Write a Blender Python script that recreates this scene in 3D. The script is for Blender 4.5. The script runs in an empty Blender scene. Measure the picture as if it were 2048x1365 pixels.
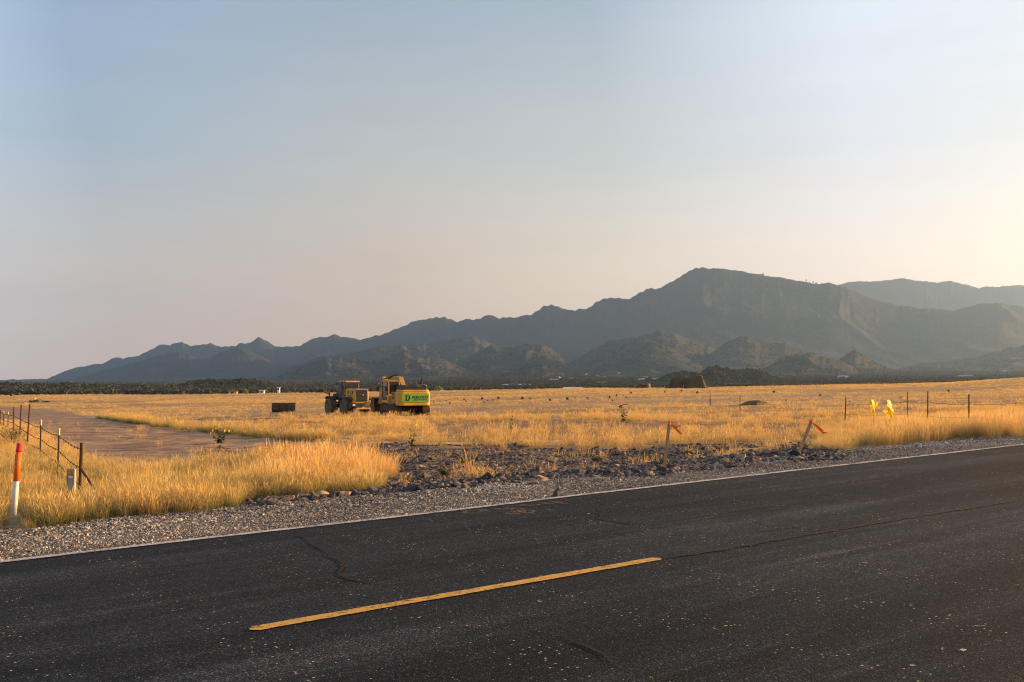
import bpy, bmesh, math, random
import numpy as np
from mathutils import Vector, Matrix, Euler

random.seed(7); rng = np.random.default_rng(11)
SC = bpy.context.scene
COL = SC.collection
R = math.radians

# ------------------------------------------------------------------ camera
FPX, YH, EYE = 1991.0, 768.0, 1.6          # focal length in px of the 2048 px photo, eye-level row, eye height
PITCH = math.atan((YH - 682.5) / FPX)
cam_d = bpy.data.cameras.new('camera'); cam = bpy.data.objects.new('camera', cam_d); COL.objects.link(cam)
cam_d.sensor_width = 36; cam_d.lens = FPX / 2048 * 36; cam_d.clip_start = 0.1; cam_d.clip_end = 60000
cam.location = (0, 0, EYE); cam.rotation_euler = (R(90) + PITCH, 0, 0)
SC.camera = cam

# ------------------------------------------------------------------ sun and sky
SUN_AZ, SUN_EL = 73.5, 11.0
sdir = Vector((math.sin(R(SUN_AZ)) * math.cos(R(SUN_EL)), math.cos(R(SUN_AZ)) * math.cos(R(SUN_EL)), math.sin(R(SUN_EL))))
sl = bpy.data.lights.new('sun', 'SUN'); sun = bpy.data.objects.new('sun', sl); COL.objects.link(sun)
sl.energy = 5.0; sl.angle = R(0.6); sl.color = (1.0, 0.57, 0.24)
sun.rotation_euler = sdir.to_track_quat('Z', 'Y').to_euler(); sun.location = (60, 10, 40)

SC.view_settings.view_transform = 'Standard'; SC.view_settings.look = 'None'
SC.view_settings.exposure = 1.5; SC.view_settings.gamma = 1.0
SC.view_settings.use_curve_mapping = False
SC.cycles.filter_width = 1.1

def lin(c):
    return tuple(((v / 255) / 12.92 if v <= 10 else (((v / 255) + .055) / 1.055) ** 2.4) for v in c)

W = bpy.data.worlds.new('World'); SC.world = W; W.use_nodes = True
wn, wl = W.node_tree.nodes, W.node_tree.links
wn.clear()
w_out = wn.new('ShaderNodeOutputWorld'); w_bg = wn.new('ShaderNodeBackground')
wl.new(w_bg.outputs[0], w_out.inputs[0]); w_bg.inputs[1].default_value = 0.1
w_tc = wn.new('ShaderNodeTexCoord')
w_nrm = wn.new('ShaderNodeVectorMath'); w_nrm.operation = 'NORMALIZE'; wl.new(w_tc.outputs['Generated'], w_nrm.inputs[0])
w_sep = wn.new('ShaderNodeSeparateXYZ'); wl.new(w_nrm.outputs[0], w_sep.inputs[0])
w_dot = wn.new('ShaderNodeVectorMath'); w_dot.operation = 'DOT_PRODUCT'; wl.new(w_nrm.outputs[0], w_dot.inputs[0])
w_dot.inputs[1].default_value = sdir
# one vertical profile of the smoky evening sky per angle from the sun
STOPS = (0.0, 0.1, 0.225, 0.355, 1.0)
COLS = [(-1.0, ((190, 180, 184), (182, 184, 190), (172, 188, 210), (168, 190, 220), (118, 146, 182))),
        (-0.27, ((208, 198, 197), (206, 205, 206), (208, 227, 250), (224, 249, 282), (122, 150, 184))),
        (-0.07, ((196, 176, 164), (192, 181, 173), (171, 189, 207), (162, 184, 212), (122, 150, 184))),
        (0.18, ((200, 175, 152), (200, 178, 159), (198, 199, 200), (171, 184, 197), (125, 152, 184))),
        (0.40, ((218, 195, 170), (220, 201, 183), (207, 211, 211), (179, 192, 204), (135, 160, 188))),
        (0.60, ((237, 213, 194), (238, 222, 213), (235, 236, 250), (238, 246, 256), (150, 174, 198))),
        (1.0, ((255, 225, 170), (255, 240, 205), (255, 250, 235), (250, 252, 255), (165, 188, 208)))]
SKY_GAIN = 1.0
prev = None; pd = None
for d, cs in COLS:
    rp = wn.new('ShaderNodeValToRGB'); e = rp.color_ramp.elements; rp.color_ramp.interpolation = 'B_SPLINE' if False else 'LINEAR'
    e[0].position = STOPS[0]; e[1].position = STOPS[-1]
    for s in STOPS[1:-1]: e.new(s)
    for k, c in enumerate(cs):
        e[k].color = (*lin(c), 1)
    wl.new(w_sep.outputs[2], rp.inputs[0])
    out = rp.outputs[0]
    if prev is not None:
        mr = wn.new('ShaderNodeMapRange'); mr.inputs[1].default_value = pd; mr.inputs[2].default_value = d
        wl.new(w_dot.outputs['Value'], mr.inputs[0])
        mx = wn.new('ShaderNodeMix'); mx.data_type = 'RGBA'
        wl.new(mr.outputs[0], mx.inputs[0]); wl.new(prev, mx.inputs[6]); wl.new(out, mx.inputs[7])
        out = mx.outputs[2]
    prev, pd = out, d
w_sc = wn.new('ShaderNodeVectorMath'); w_sc.operation = 'SCALE'; w_sc.inputs[3].default_value = 10.0 * 2.0 * SKY_GAIN * 0.385
w_gr = wn.new('ShaderNodeValToRGB'); ge = w_gr.color_ramp.elements; wl.new(w_sep.outputs[2], w_gr.inputs[0])
ge[0].position = 0; ge[1].position = 1
for s in STOPS[1:-1]: ge.new(s)
for k, gv in enumerate(((.66, .61, .57), (.60, .56, .51), (.42, .42, .40), (.39, .40, .41), (.34, .34, .33))): ge[k].color = (*gv, 1)
w_mul = wn.new('ShaderNodeVectorMath'); w_mul.operation = 'MULTIPLY'; wl.new(prev, w_mul.inputs[0]); wl.new(w_gr.outputs[0], w_mul.inputs[1])
wl.new(w_mul.outputs[0], w_sc.inputs[0])
w_sky = wn.new('ShaderNodeTexSky'); w_sky.sky_type = 'NISHITA'; w_sky.sun_disc = False
w_sky.sun_elevation = R(SUN_EL); w_sky.sun_rotation = R(SUN_AZ); w_sky.air_density = 1.2; w_sky.dust_density = 3.0; w_sky.ozone_density = 1.5
w_ns = wn.new('ShaderNodeVectorMath'); w_ns.operation = 'SCALE'; w_ns.inputs[3].default_value = 0.08
wl.new(w_sky.outputs[0], w_ns.inputs[0])
w_add = wn.new('ShaderNodeVectorMath'); w_add.operation = 'ADD'
wl.new(w_sc.outputs[0], w_add.inputs[0]); wl.new(w_ns.outputs[0], w_add.inputs[1])
# faint wisps of cloud low in the sky
w_map = wn.new('ShaderNodeMapping'); w_map.inputs['Scale'].default_value = (3, 3, 26); wl.new(w_nrm.outputs[0], w_map.inputs[0])
w_noi = wn.new('ShaderNodeTexNoise'); w_noi.inputs['Scale'].default_value = 1.6; w_noi.inputs['Detail'].default_value = 5
wl.new(w_map.outputs[0], w_noi.inputs['Vector'])
w_cr = wn.new('ShaderNodeMapRange'); w_cr.inputs[1].default_value = .35; w_cr.inputs[2].default_value = .7; w_cr.inputs[3].default_value = .985; w_cr.inputs[4].default_value = 1.02
wl.new(w_noi.outputs[0], w_cr.inputs[0])
w_fin = wn.new('ShaderNodeVectorMath'); w_fin.operation = 'SCALE'; wl.new(w_add.outputs[0], w_fin.inputs[0]); wl.new(w_cr.outputs[0], w_fin.inputs[3])
wl.new(w_fin.outputs[0], w_bg.inputs[0])

# ------------------------------------------------------------------ numeric helpers
def hash2(ix, iy, seed):
    h = (ix.astype(np.int64) * 374761393 + iy.astype(np.int64) * 668265263 + seed * 2147483647 + 1013904223) & 0xffffffff
    h = ((h ^ (h >> 13)) * 1274126177) & 0xffffffff
    h = (h ^ (h >> 16)) & 0xffffffff
    return h.astype(np.float64) / 4294967295.0
def vnoise(x, y, seed=0):
    x = np.asarray(x, float); y = np.asarray(y, float)
    ix = np.floor(x); iy = np.floor(y); fx = x - ix; fy = y - iy
    u = fx * fx * fx * (fx * (fx * 6 - 15) + 10); v = fy * fy * fy * (fy * (fy * 6 - 15) + 10)
    a = hash2(ix, iy, seed); b = hash2(ix + 1, iy, seed); c = hash2(ix, iy + 1, seed); d = hash2(ix + 1, iy + 1, seed)
    return (a * (1 - u) + b * u) * (1 - v) + (c * (1 - u) + d * u) * v
def fbm(x, y, seed=0, oc=4, lac=2.03, gain=.5):
    s = 0; a = 1; t = 0
    for k in range(oc):
        s = s + a * vnoise(x, y, seed + k * 17); t += a; a *= gain; x = x * lac + 3.1; y = y * lac + 1.7
    return s / t
def ridged(x, y, seed=0, oc=4):
    s = 0; a = 1; t = 0
    for k in range(oc):
        n = 1 - np.abs(2 * vnoise(x, y, seed + k * 13) - 1); s = s + a * n * n; t += a; a *= .5
        x, y = x * 1.9 + y * .35 + 5.2, y * 1.9 - x * .35 + 1.3
    return s / t
def sstep(a, b, x):
    t = np.clip((np.asarray(x, float) - a) / (b - a), 0, 1); return t * t * (3 - 2 * t)
CP, SP = math.cos(PITCH), math.sin(PITCH)
def pix2dir(px, py):                       # (X/Y, Z/Y) of the ray through a photo pixel
    px = np.asarray(px, float); k = 682.5 - np.asarray(py, float)
    yc = FPX * CP - k * SP; zc = FPX * SP + k * CP
    return (px - 1024) / yc, zc / yc
def project(X, Y, Z):                      # world -> photo pixel
    dz = Z - EYE; yc = Y * CP + dz * SP; zc = -Y * SP + dz * CP
    yc = np.where(yc < .05, .05, yc)
    return 1024 + FPX * X / yc, 682.5 - FPX * zc / yc
def in_poly(px, py, poly):
    px = np.asarray(px); py = np.asarray(py); r = np.zeros(px.shape, bool); n = len(poly)
    for i in range(n):
        x1, y1 = poly[i]; x2, y2 = poly[(i + 1) % n]
        if y1 == y2: continue
        c = ((y1 > py) != (y2 > py)) & (px < (x2 - x1) * (py - y1) / (y2 - y1) + x1); r ^= c
    return r

# ------------------------------------------------------------------ lie of the land
AZ = R(54.08); UX, UY = math.sin(AZ), math.cos(AZ)          # direction the road runs in (to the right and away)
def sv(X, Y): return X * UX + Y * UY, -X * UY + Y * UX      # along the road, across the road
def s_soft(s):
    a = np.abs(s); return np.sign(s) * np.where(a < 60, a, 60 + 60 * np.tanh((a - 60) / 60))
def z_road(s): return 0.02271 * s_soft(s)
EDGE_PX = [-1500, -300, 0, 130, 400, 640, 860, 1060, 1190, 1400, 1640, 1780, 1900, 2048, 2500, 3600]
EDGE_PY = [796, 793, 791.5, 790, 789.5, 786, 783, 779.5, 777, 776, 771, 769, 766, 757, 745, 735]
VY = [480, 900, 1500, 2500, 3500, 5000, 9000, 14000]
VP = [-600, 0, 400, 900, 1300, 1700, 2048, 2600]
VT = np.array([[800, 788, 778, 771, 768, 766, 765, 765], [800, 786.5, 777, 770.5, 767, 765, 763, 763],
               [800, 788, 778, 771, 766, 763, 760, 760], [795, 784, 773, 764, 757, 751, 746, 745],
               [795, 779, 769, 758, 749, 743, 739, 738], [790, 775, 766, 755, 746, 739, 736, 735],
               [785, 770, 763, 754, 745, 736, 731, 730], [785, 770, 760, 750, 742, 730, 726, 725]], float)
def bilin(px, Y):
    a = np.interp(px, VP, np.arange(len(VP))); b = np.interp(np.log(np.clip(Y, 480, 14000)), np.log(VY), np.arange(len(VY)))
    ia = np.clip(a.astype(int), 0, len(VP) - 2); ib = np.clip(b.astype(int), 0, len(VY) - 2); fa = a - ia; fb = b - ib
    fb = fb * fb * (3 - 2 * fb) * .4 + fb * .6
    return (VT[ia, ib] * (1 - fa) + VT[ia + 1, ib] * fa) * (1 - fb) + (VT[ia, ib + 1] * (1 - fa) + VT[ia + 1, ib + 1] * fa) * fb
def z_near(X, Y):
    X = np.asarray(X, float); Y = np.asarray(Y, float)
    s, v = sv(X, Y); zr = z_road(s)
    Yp = np.maximum(Y, 1.0); r = np.hypot(X, Y)
    px = 1024 + 1989.5 * np.clip(X / Yp, -1.2, 1.25)
    Rg = 330.0
    zf = EYE - 2.12 + 0.0115 * np.clip(X, -220, 220) - .0112 * np.clip(Y - 30, 0, 80) / (1 + np.exp(np.clip(X / 14, -30, 30)))
    te = pix2dir(px, np.interp(px, EDGE_PX, EDGE_PY))[1]
    ze = EYE + te * Rg - .004 * np.maximum(0, 0)
    w = sstep(60, Rg, Yp)
    zz = zf * (1 - w) + ze * w + (fbm(X / 16, Y / 16, 3) - .5) * .35 * sstep(25, 60, r) * (1 - sstep(200, 300, r))
    d = np.clip(Yp - Rg, 0, None)
    zz = zz + te * d - np.where(d < 120, .00042 * d * d, 6.05 + .1 * 0 * d)
    # far valley
    zv = EYE + pix2dir(px, bilin(px, Yp))[1] * Yp
    zz = np.where(Yp > 560, zv, np.where(Yp > 450, zz * (1 - sstep(450, 560, Yp)) + zv * sstep(450, 560, Yp), zz))
    # road bed, shoulder and bank
    g_end = np.clip(12.9 - .048 * s, 11.2, 13.6)
    k = sstep(g_end - .2, g_end + 6.5 + .05 * np.clip(s, 0, 40), v)
    sh = zr - .012 - .035 * np.clip(v - 9.9, 0, 4) + (fbm(X * 1.3, Y * 1.3, 9) - .5) * .03 * (v > 9.95)
    z = sh * (1 - k) + zz * k
    z = z + (fbm(X / 1.1, Y / 1.1, 5, 3) - .5) * .16 * sstep(g_end, g_end + 1.5, v) * (1 - sstep(60, 140, r))
    z = np.where((v > 2.3) & (v < 9.9), zr - .05, z)
    lo = zr - .03 - .05 * np.clip(2.2 - v, 0, 8) + (fbm(X, Y, 8) - .5) * .04
    z = np.where(v <= 2.3, lo, z)
    return z
# ridges: (depth as a function of px, crest line in photo pixels, front width factor, seed)
SKY1 = [(-700, 764), (-200, 763), (0, 761.5), (20, 760), (60, 759), (95, 758), (110, 752), (130, 743), (155, 734), (170, 733), (183, 729), (195, 727), (208, 726), (232, 714), (240, 715), (250, 717.5), (258, 714.5), (270, 714), (285, 708), (300, 700), (312, 694), (322, 689), (330, 690), (340, 691), (352, 685), (365, 684), (372, 687), (380, 691), (392, 690), (405, 689), (420, 685), (430, 689), (440, 693), (470, 692), (478, 687), (500, 686), (507, 681), (515, 675), (523, 676), (535, 683), (550, 692), (562, 694), (580, 692), (600, 691), (612, 684), (622, 678), (640, 674), (655, 673), (668, 667), (680, 673), (700, 675), (722, 679), (730, 677), (740, 673), (765, 670), (775, 664), (790, 658), (808, 651), (818, 646), (830, 640), (850, 638), (870, 634), (890, 633.5), (902, 638), (915, 644), (922, 641), (930, 638), (950, 640), (963, 635), (978, 629), (990, 633), (1000, 637), (1010, 634), (1035, 635), (1045, 631), (1060, 630), (1075, 620), (1090, 610), (1105, 609), (1118, 613), (1130, 618), (1150, 621.5), (1160, 618), (1172, 619), (1185, 610), (1195, 603), (1210, 596), (1240, 595), (1250, 598), (1262, 596), (1272, 589), (1280, 585), (1292, 580), (1300, 576), (1307, 577.5), (1318, 577), (1340, 565), (1355, 557), (1370, 547), (1380, 542), (1392, 534.5), (1398, 536), (1405, 532.5), (1420, 535), (1440, 534), (1455, 537), (1470, 541), (1485, 541), (1500, 545), (1520, 548), (1540, 553), (1560, 554), (1600, 560), (1640, 566), (1660, 564), (1680, 571), (1740, 594), (1800, 611), (1850, 616), (1910, 621), (1960, 606), (2000, 606), (2048, 613), (2150, 625), (2300, 650), (2700, 700)]
SKY2 = [(1500, 640), (1600, 590), (1660, 573), (1680, 569), (1700, 563), (1720, 561), (1742, 562), (1760, 561), (1785, 559), (1805, 555), (1830, 560), (1850, 561), (1880, 565), (1890, 563), (1905, 563), (1940, 570), (1960, 576), (1980, 572), (2000, 574), (2020, 572), (2048, 570), (2120, 566), (2250, 560), (2500, 575), (2800, 620)]
HA = [(40, 763), (90, 761), (150, 758), (200, 744), (260, 728), (300, 716), (335, 707), (357, 704), (380, 711), (400, 720), (415, 718), (440, 706), (469, 695), (490, 699), (513, 707), (542, 722), (600, 745), (660, 770)]
HA2 = [(560, 740), (640, 712), (700, 708), (760, 694), (820, 688), (880, 684), (920, 676), (950, 672), (985, 688), (1030, 712), (1090, 740)]
HB = [(480, 772), (520, 765), (544, 757), (585, 740), (617, 727), (652, 717), (680, 718), (705, 719), (743, 726), (765, 720), (793, 708), (810, 703), (831, 714), (858, 714), (881, 716), (895, 721), (910, 729), (940, 741), (985, 757), (1010, 766)]
HC = [(840, 760), (900, 735), (940, 712), (983, 690), (1010, 696), (1035, 693), (1055, 687), (1082, 690), (1100, 697), (1117, 706), (1130, 722), (1150, 740), (1180, 757)]
HC2 = [(980, 764), (1030, 741), (1060, 729), (1085, 727), (1105, 737), (1130, 748), (1155, 758)]
HD = [(1090, 750), (1138, 726), (1180, 702), (1222, 680), (1249, 679), (1281, 673), (1316, 662), (1351, 667), (1381, 680), (1420, 692), (1470, 715), (1520, 740)]
HD2 = [(1180, 752), (1220, 715), (1255, 684), (1275, 677), (1310, 682), (1346, 699), (1380, 722), (1410, 736), (1450, 752)]
HE = [(1360, 745), (1400, 720), (1425, 705), (1440, 693), (1457, 682), (1480, 674), (1495, 672), (1521, 682), (1545, 687), (1570, 690), (1600, 705), (1640, 722), (1690, 742)]
HG = [(1480, 762), (1510, 748), (1537, 735), (1560, 722), (1580, 711), (1600, 707), (1618, 706), (1650, 714), (1682, 722), (1720, 740), (1760, 757)]
HH = [(1640, 744), (1670, 728), (1690, 712), (1711, 702), (1724, 709), (1740, 720), (1765, 733), (1800, 748)]
HI = [(1750, 752), (1800, 738), (1850, 726), (1900, 722), (1960, 712), (2000, 700), (2048, 690), (2100, 684), (2200, 680), (2400, 690)]
HF = [(1270, 784), (1300, 772), (1330, 757), (1350, 749), (1363, 746), (1380, 749), (1395, 752), (1410, 743), (1428, 736), (1445, 739), (1469, 743), (1495, 743), (1513, 743), (1530, 749), (1542, 755), (1560, 763), (1590, 776)]
HJ = [(300, 792), (352, 779), (381, 768), (400, 765), (416, 764), (450, 764), (483, 763), (510, 764), (527, 767), (545, 772), (570, 783), (600, 792)]
HK = [(-400, 775), (-100, 774), (0, 773), (60, 774), (120, 773), (150, 771), (175, 775), (230, 777), (290, 778), (350, 781), (420, 788)]
RIDGES = [(SKY1, [(0, 9500), (500, 8300), (1000, 7400), (1400, 6600), (2048, 6400)], 1120, .13, 21),
          (SKY2, [(1500, 9300), (2500, 9300)], 1200, .12, 41),
          (HA, [(0, 7000), (600, 6200)], 1000, .2, 61), (HA2, [(0, 5200), (1100, 5200)], 900, .3, 71),
          (HB, [(0, 4100), (1000, 3900)], 760, .34, 81), (HC, [(0, 4300), (1200, 4300)], 760, .32, 91), (HC2, [(0, 3300), (1200, 3300)], 300, .3, 95),
          (HD, [(0, 4700), (1600, 4700)], 820, .3, 101), (HD2, [(0, 3900), (1600, 3900)], 620, .32, 111),
          (HE, [(0, 4400), (1800, 4200)], 800, .3, 121), (HG, [(0, 3400), (2000, 3400)], 480, .3, 131), (HH, [(0, 3700), (2000, 3700)], 420, .3, 141),
          (HI, [(0, 5000), (2600, 4600)], 900, .3, 151),
          (HF, [(0, 1650), (2000, 1650)], 260, .22, 161), (HJ, [(0, 1250), (2000, 1250)], 200, .2, 171), (HK, [(0, 1050), (2000, 1050)], 190, .12, 181)]
def z_far(X, Y):
    X = np.asarray(X, float); Y = np.asarray(Y, float)
    Yp = np.maximum(Y, 300.0); px = 1024 + 1989.5 * np.clip(X / Yp, -1.2, 1.25)
    base = EYE + pix2dir(px, bilin(px, Yp))[1] * Yp + (fbm(X / 260, Y / 260, 33) - .5) * 9 * sstep(1200, 3000, Yp)
    z = base.copy()
    for prof, dep, Wd, amp, seed in RIDGES:
        xs = np.array([p[0] for p in prof], float); ys = np.array([p[1] for p in prof], float)
        yk = np.interp(px, xs, ys, left=ys[0] + 500, right=ys[-1] + 500)
        yk = yk + (vnoise(px / 7, px * 0, seed) - .5) * (1.5 if seed < 60 else 2.4) + (vnoise(px / 2.6, px * 0, seed + 3) - .5) * .9
        Yc = np.interp(px, [d[0] for d in dep], [d[1] for d in dep]) + (fbm(px / 140, px * 0 + seed, seed + 1, 2) - .5) * Wd * (.04 if seed < 60 else .2)
        zc = EYE + pix2dir(px, yk)[1] * Yc
        zb = EYE + pix2dir(px, bilin(px, Yc))[1] * Yc
        h = zc - zb
        t = np.where(Yp < Yc, (Yc - Yp) / Wd, (Yp - Yc) / (Wd * 1.3))
        tc = np.clip(t, 0, 1)
        shp = (1 - tc) ** 1.25
        L = Wd * .55
        # spurs and gullies: ridged noise, elongated down the slope and warped
        wx = X + (fbm(X / L, Y / L, seed + 5, 3) - .5) * L * 1.6 + (Yp - Yc) * .8 * (fbm(X / (L * 1.7), Y * 0 + seed, seed + 6, 2) - .42) * 2
        n = ridged(wx / (L * .62), Y / (L * 1.5), seed + 7, 5) - .45
        n2 = fbm(X / (L * .11), Y / (L * .11), seed + 9, 3) - .5
        bell = np.minimum(1, tc * 7) * (1 - tc) ** .5
        zz = base + h * shp + np.abs(h) * bell * (n * amp * 1.6 + n2 * amp * .22)
        z = np.where((h > 0) & (t < 1), np.maximum(z, zz), z)
    return z
JOIN0, JOIN1 = 620.0, 760.0
def terrain(X, Y):
    X = np.asarray(X, float); Y = np.asarray(Y, float)
    w = sstep(JOIN0, JOIN1, Y)
    zn = z_near(X, Y)
    if np.any(w > 0): return zn * (1 - w) + z_far(X, Y) * w
    return zn
def G(px, py, y0=4.0, y1=400.0):           # where the ray through a photo pixel first meets the ground
    tx, tz = pix2dir(px, py)
    Ys = y0 * (y1 / y0) ** np.linspace(0, 1, 1500)
    below = EYE + tz * Ys <= terrain(tx * Ys, Ys)
    i = int(np.argmax(below)) if below.any() else len(Ys) - 1
    i = max(i, 1); a, b = Ys[i - 1], Ys[i]
    for _ in range(25):
        m = (a + b) / 2
        if EYE + tz * m <= float(terrain(tx * m, m)): b = m
        else: a = m
    return Vector((float(tx * b), float(b), float(terrain(tx * b, b))))
def at(px, Y, dz=0.0):                      # a point on the ground in column px at depth Y
    tx = (px - 1024) / (FPX * CP + 5); X = tx * Y
    return Vector((X, Y, float(terrain(X, Y)) + dz))
def zof(py, Y): return float(EYE + pix2dir(0, py)[1] * Y)

# ------------------------------------------------------------------ object helpers
def link(name, me, parent=None, loc=None, rot=None):
    o = bpy.data.objects.new(name, me); COL.objects.link(o)
    if parent: o.parent = parent
    if loc is not None: o.location = loc
    if rot is not None: o.rotation_euler = rot
    return o
def tag(o, label=None, cat=None, group=None, kind=None):
    if label: o['label'] = label
    if cat: o['category'] = cat
    if group: o['group'] = group
    if kind: o['kind'] = kind
    return o
def thing(name, label, cat, loc=(0, 0, 0), rz=0, group=None):
    return tag(link(name, None, None, loc, (0, 0, rz)), label, cat, group)
def mesh_np(name, V, F, mat=None, smooth=False, attrs=None):
    me = bpy.data.meshes.new(name); V = np.asarray(V, np.float32); F = np.asarray(F, np.int32)
    me.vertices.add(len(V)); me.vertices.foreach_set('co', V.ravel())
    n = F.shape[1]; me.loops.add(F.size); me.loops.foreach_set('vertex_index', F.ravel())
    me.polygons.add(len(F)); me.polygons.foreach_set('loop_start', np.arange(0, F.size, n, dtype=np.int32))
    me.polygons.foreach_set('loop_total', np.full(len(F), n, np.int32))
    if smooth: me.polygons.foreach_set('use_smooth', np.ones(len(F), bool))
    me.update(calc_edges=True)
    for k, a in (attrs or {}).items():
        at_ = me.attributes.new(k, 'FLOAT', 'POINT'); at_.data.foreach_set('value', np.asarray(a, np.float32).ravel())
    if mat: me.materials.append(mat)
    return me
class MB:
    def __init__(s): s.v = []; s.f = []
    def add(s, vs, fs, M=None):
        b = len(s.v)
        s.v += [tuple(M @ Vector(p)) if M is not None else tuple(p) for p in vs]; s.f += [tuple(b + i for i in f) for f in fs]
        return s
    def box(s, c, d, rot=None):
        x, y, z = d[0] / 2, d[1] / 2, d[2] / 2
        vs = [(-x, -y, -z), (x, -y, -z), (x, y, -z), (-x, y, -z), (-x, -y, z), (x, -y, z), (x, y, z), (-x, y, z)]
        M = Matrix.Translation(c)
        if rot: M = M @ Euler(rot).to_matrix().to_4x4()
        return s.add(vs, [(0, 3, 2, 1), (4, 5, 6, 7), (0, 1, 5, 4), (1, 2, 6, 5), (2, 3, 7, 6), (3, 0, 4, 7)], M)
    def prism(s, pts, a, b, axis='x'):      # closed outline in the plane across the axis, extruded from a to b
        n = len(pts)
        def P(p, t): return (t, p[0], p[1]) if axis == 'x' else ((p[0], t, p[1]) if axis == 'y' else (p[0], p[1], t))
        vs = [P(p, a) for p in pts] + [P(p, b) for p in pts]
        fs = [tuple(range(n))[::-1], tuple(range(n, 2 * n))] + [(i, (i + 1) % n, n + (i + 1) % n, n + i) for i in range(n)]
        return s.add(vs, fs)
    def tube(s, pts, r, n=8, cap=True):
        pts = [Vector(p) for p in pts]; rr = r if isinstance(r, (list, tuple)) else [r] * len(pts)
        b = len(s.v); up = Vector((0, 0, 1)); rings = []
        for i, p in enumerate(pts):
            d = (pts[min(i + 1, len(pts) - 1)] - pts[max(i - 1, 0)]).normalized()
            a = d.cross(up if abs(d.z) < .95 else Vector((1, 0, 0))).normalized(); c = d.cross(a)
            for k in range(n):
                an = 2 * math.pi * k / n; s.v.append(tuple(p + (a * math.cos(an) + c * math.sin(an)) * rr[i]))
        for i in range(len(pts) - 1):
            for k in range(n):
                k2 = (k + 1) % n; s.f.append((b + i * n + k, b + i * n + k2, b + (i + 1) * n + k2, b + (i + 1) * n + k))
        if cap:
            s.f.append(tuple(b + k for k in range(n))[::-1]); s.f.append(tuple(b + (len(pts) - 1) * n + k for k in range(n)))
        return s
    def cyl(s, c, r, h, axis='z', n=20):
        c = Vector(c); d = {'x': Vector((1, 0, 0)), 'y': Vector((0, 1, 0)), 'z': Vector((0, 0, 1))}[axis]
        return s.tube([c - d * h / 2, c + d * h / 2], r, n)
    def lathe(s, prof, axis='x', c=(0, 0, 0), n=28):   # prof: (along, radius)
        b = len(s.v); c = Vector(c)
        for a, r in prof:
            for k in range(n):
                an = 2 * math.pi * k / n; p = (a, r * math.cos(an), r * math.sin(an))
                if axis == 'z': p = (r * math.cos(an), r * math.sin(an), a)
                s.v.append(tuple(c + Vector(p)))
        for i in range(len(prof) - 1):
            for k in range(n):
                k2 = (k + 1) % n; s.f.append((b + i * n + k, b + i * n + k2, b + (i + 1) * n + k2, b + (i + 1) * n + k))
        s.f.append(tuple(b + k for k in range(n))[::-1]); s.f.append(tuple(b + (len(prof) - 1) * n + k for k in range(n)))
        return s
    def build(s, name, mat, parent=None, bevel=0, smooth=False, loc=None, rot=None):
        me = bpy.data.meshes.new(name); me.from_pydata(s.v, [], s.f); me.materials.append(mat); 
        bm = bmesh.new(); bm.from_mesh(me); bmesh.ops.recalc_face_normals(bm, faces=bm.faces); bm.to_mesh(me); bm.free()
        if smooth:
            for p in me.polygons: p.use_smooth = True
        o = link(name, me, parent, loc, rot)
        if bevel:
            m = o.modifiers.new('bevel', 'BEVEL'); m.width = bevel; m.segments = 2; m.limit_method = 'ANGLE'; m.angle_limit = R(40)
        return o

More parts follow.
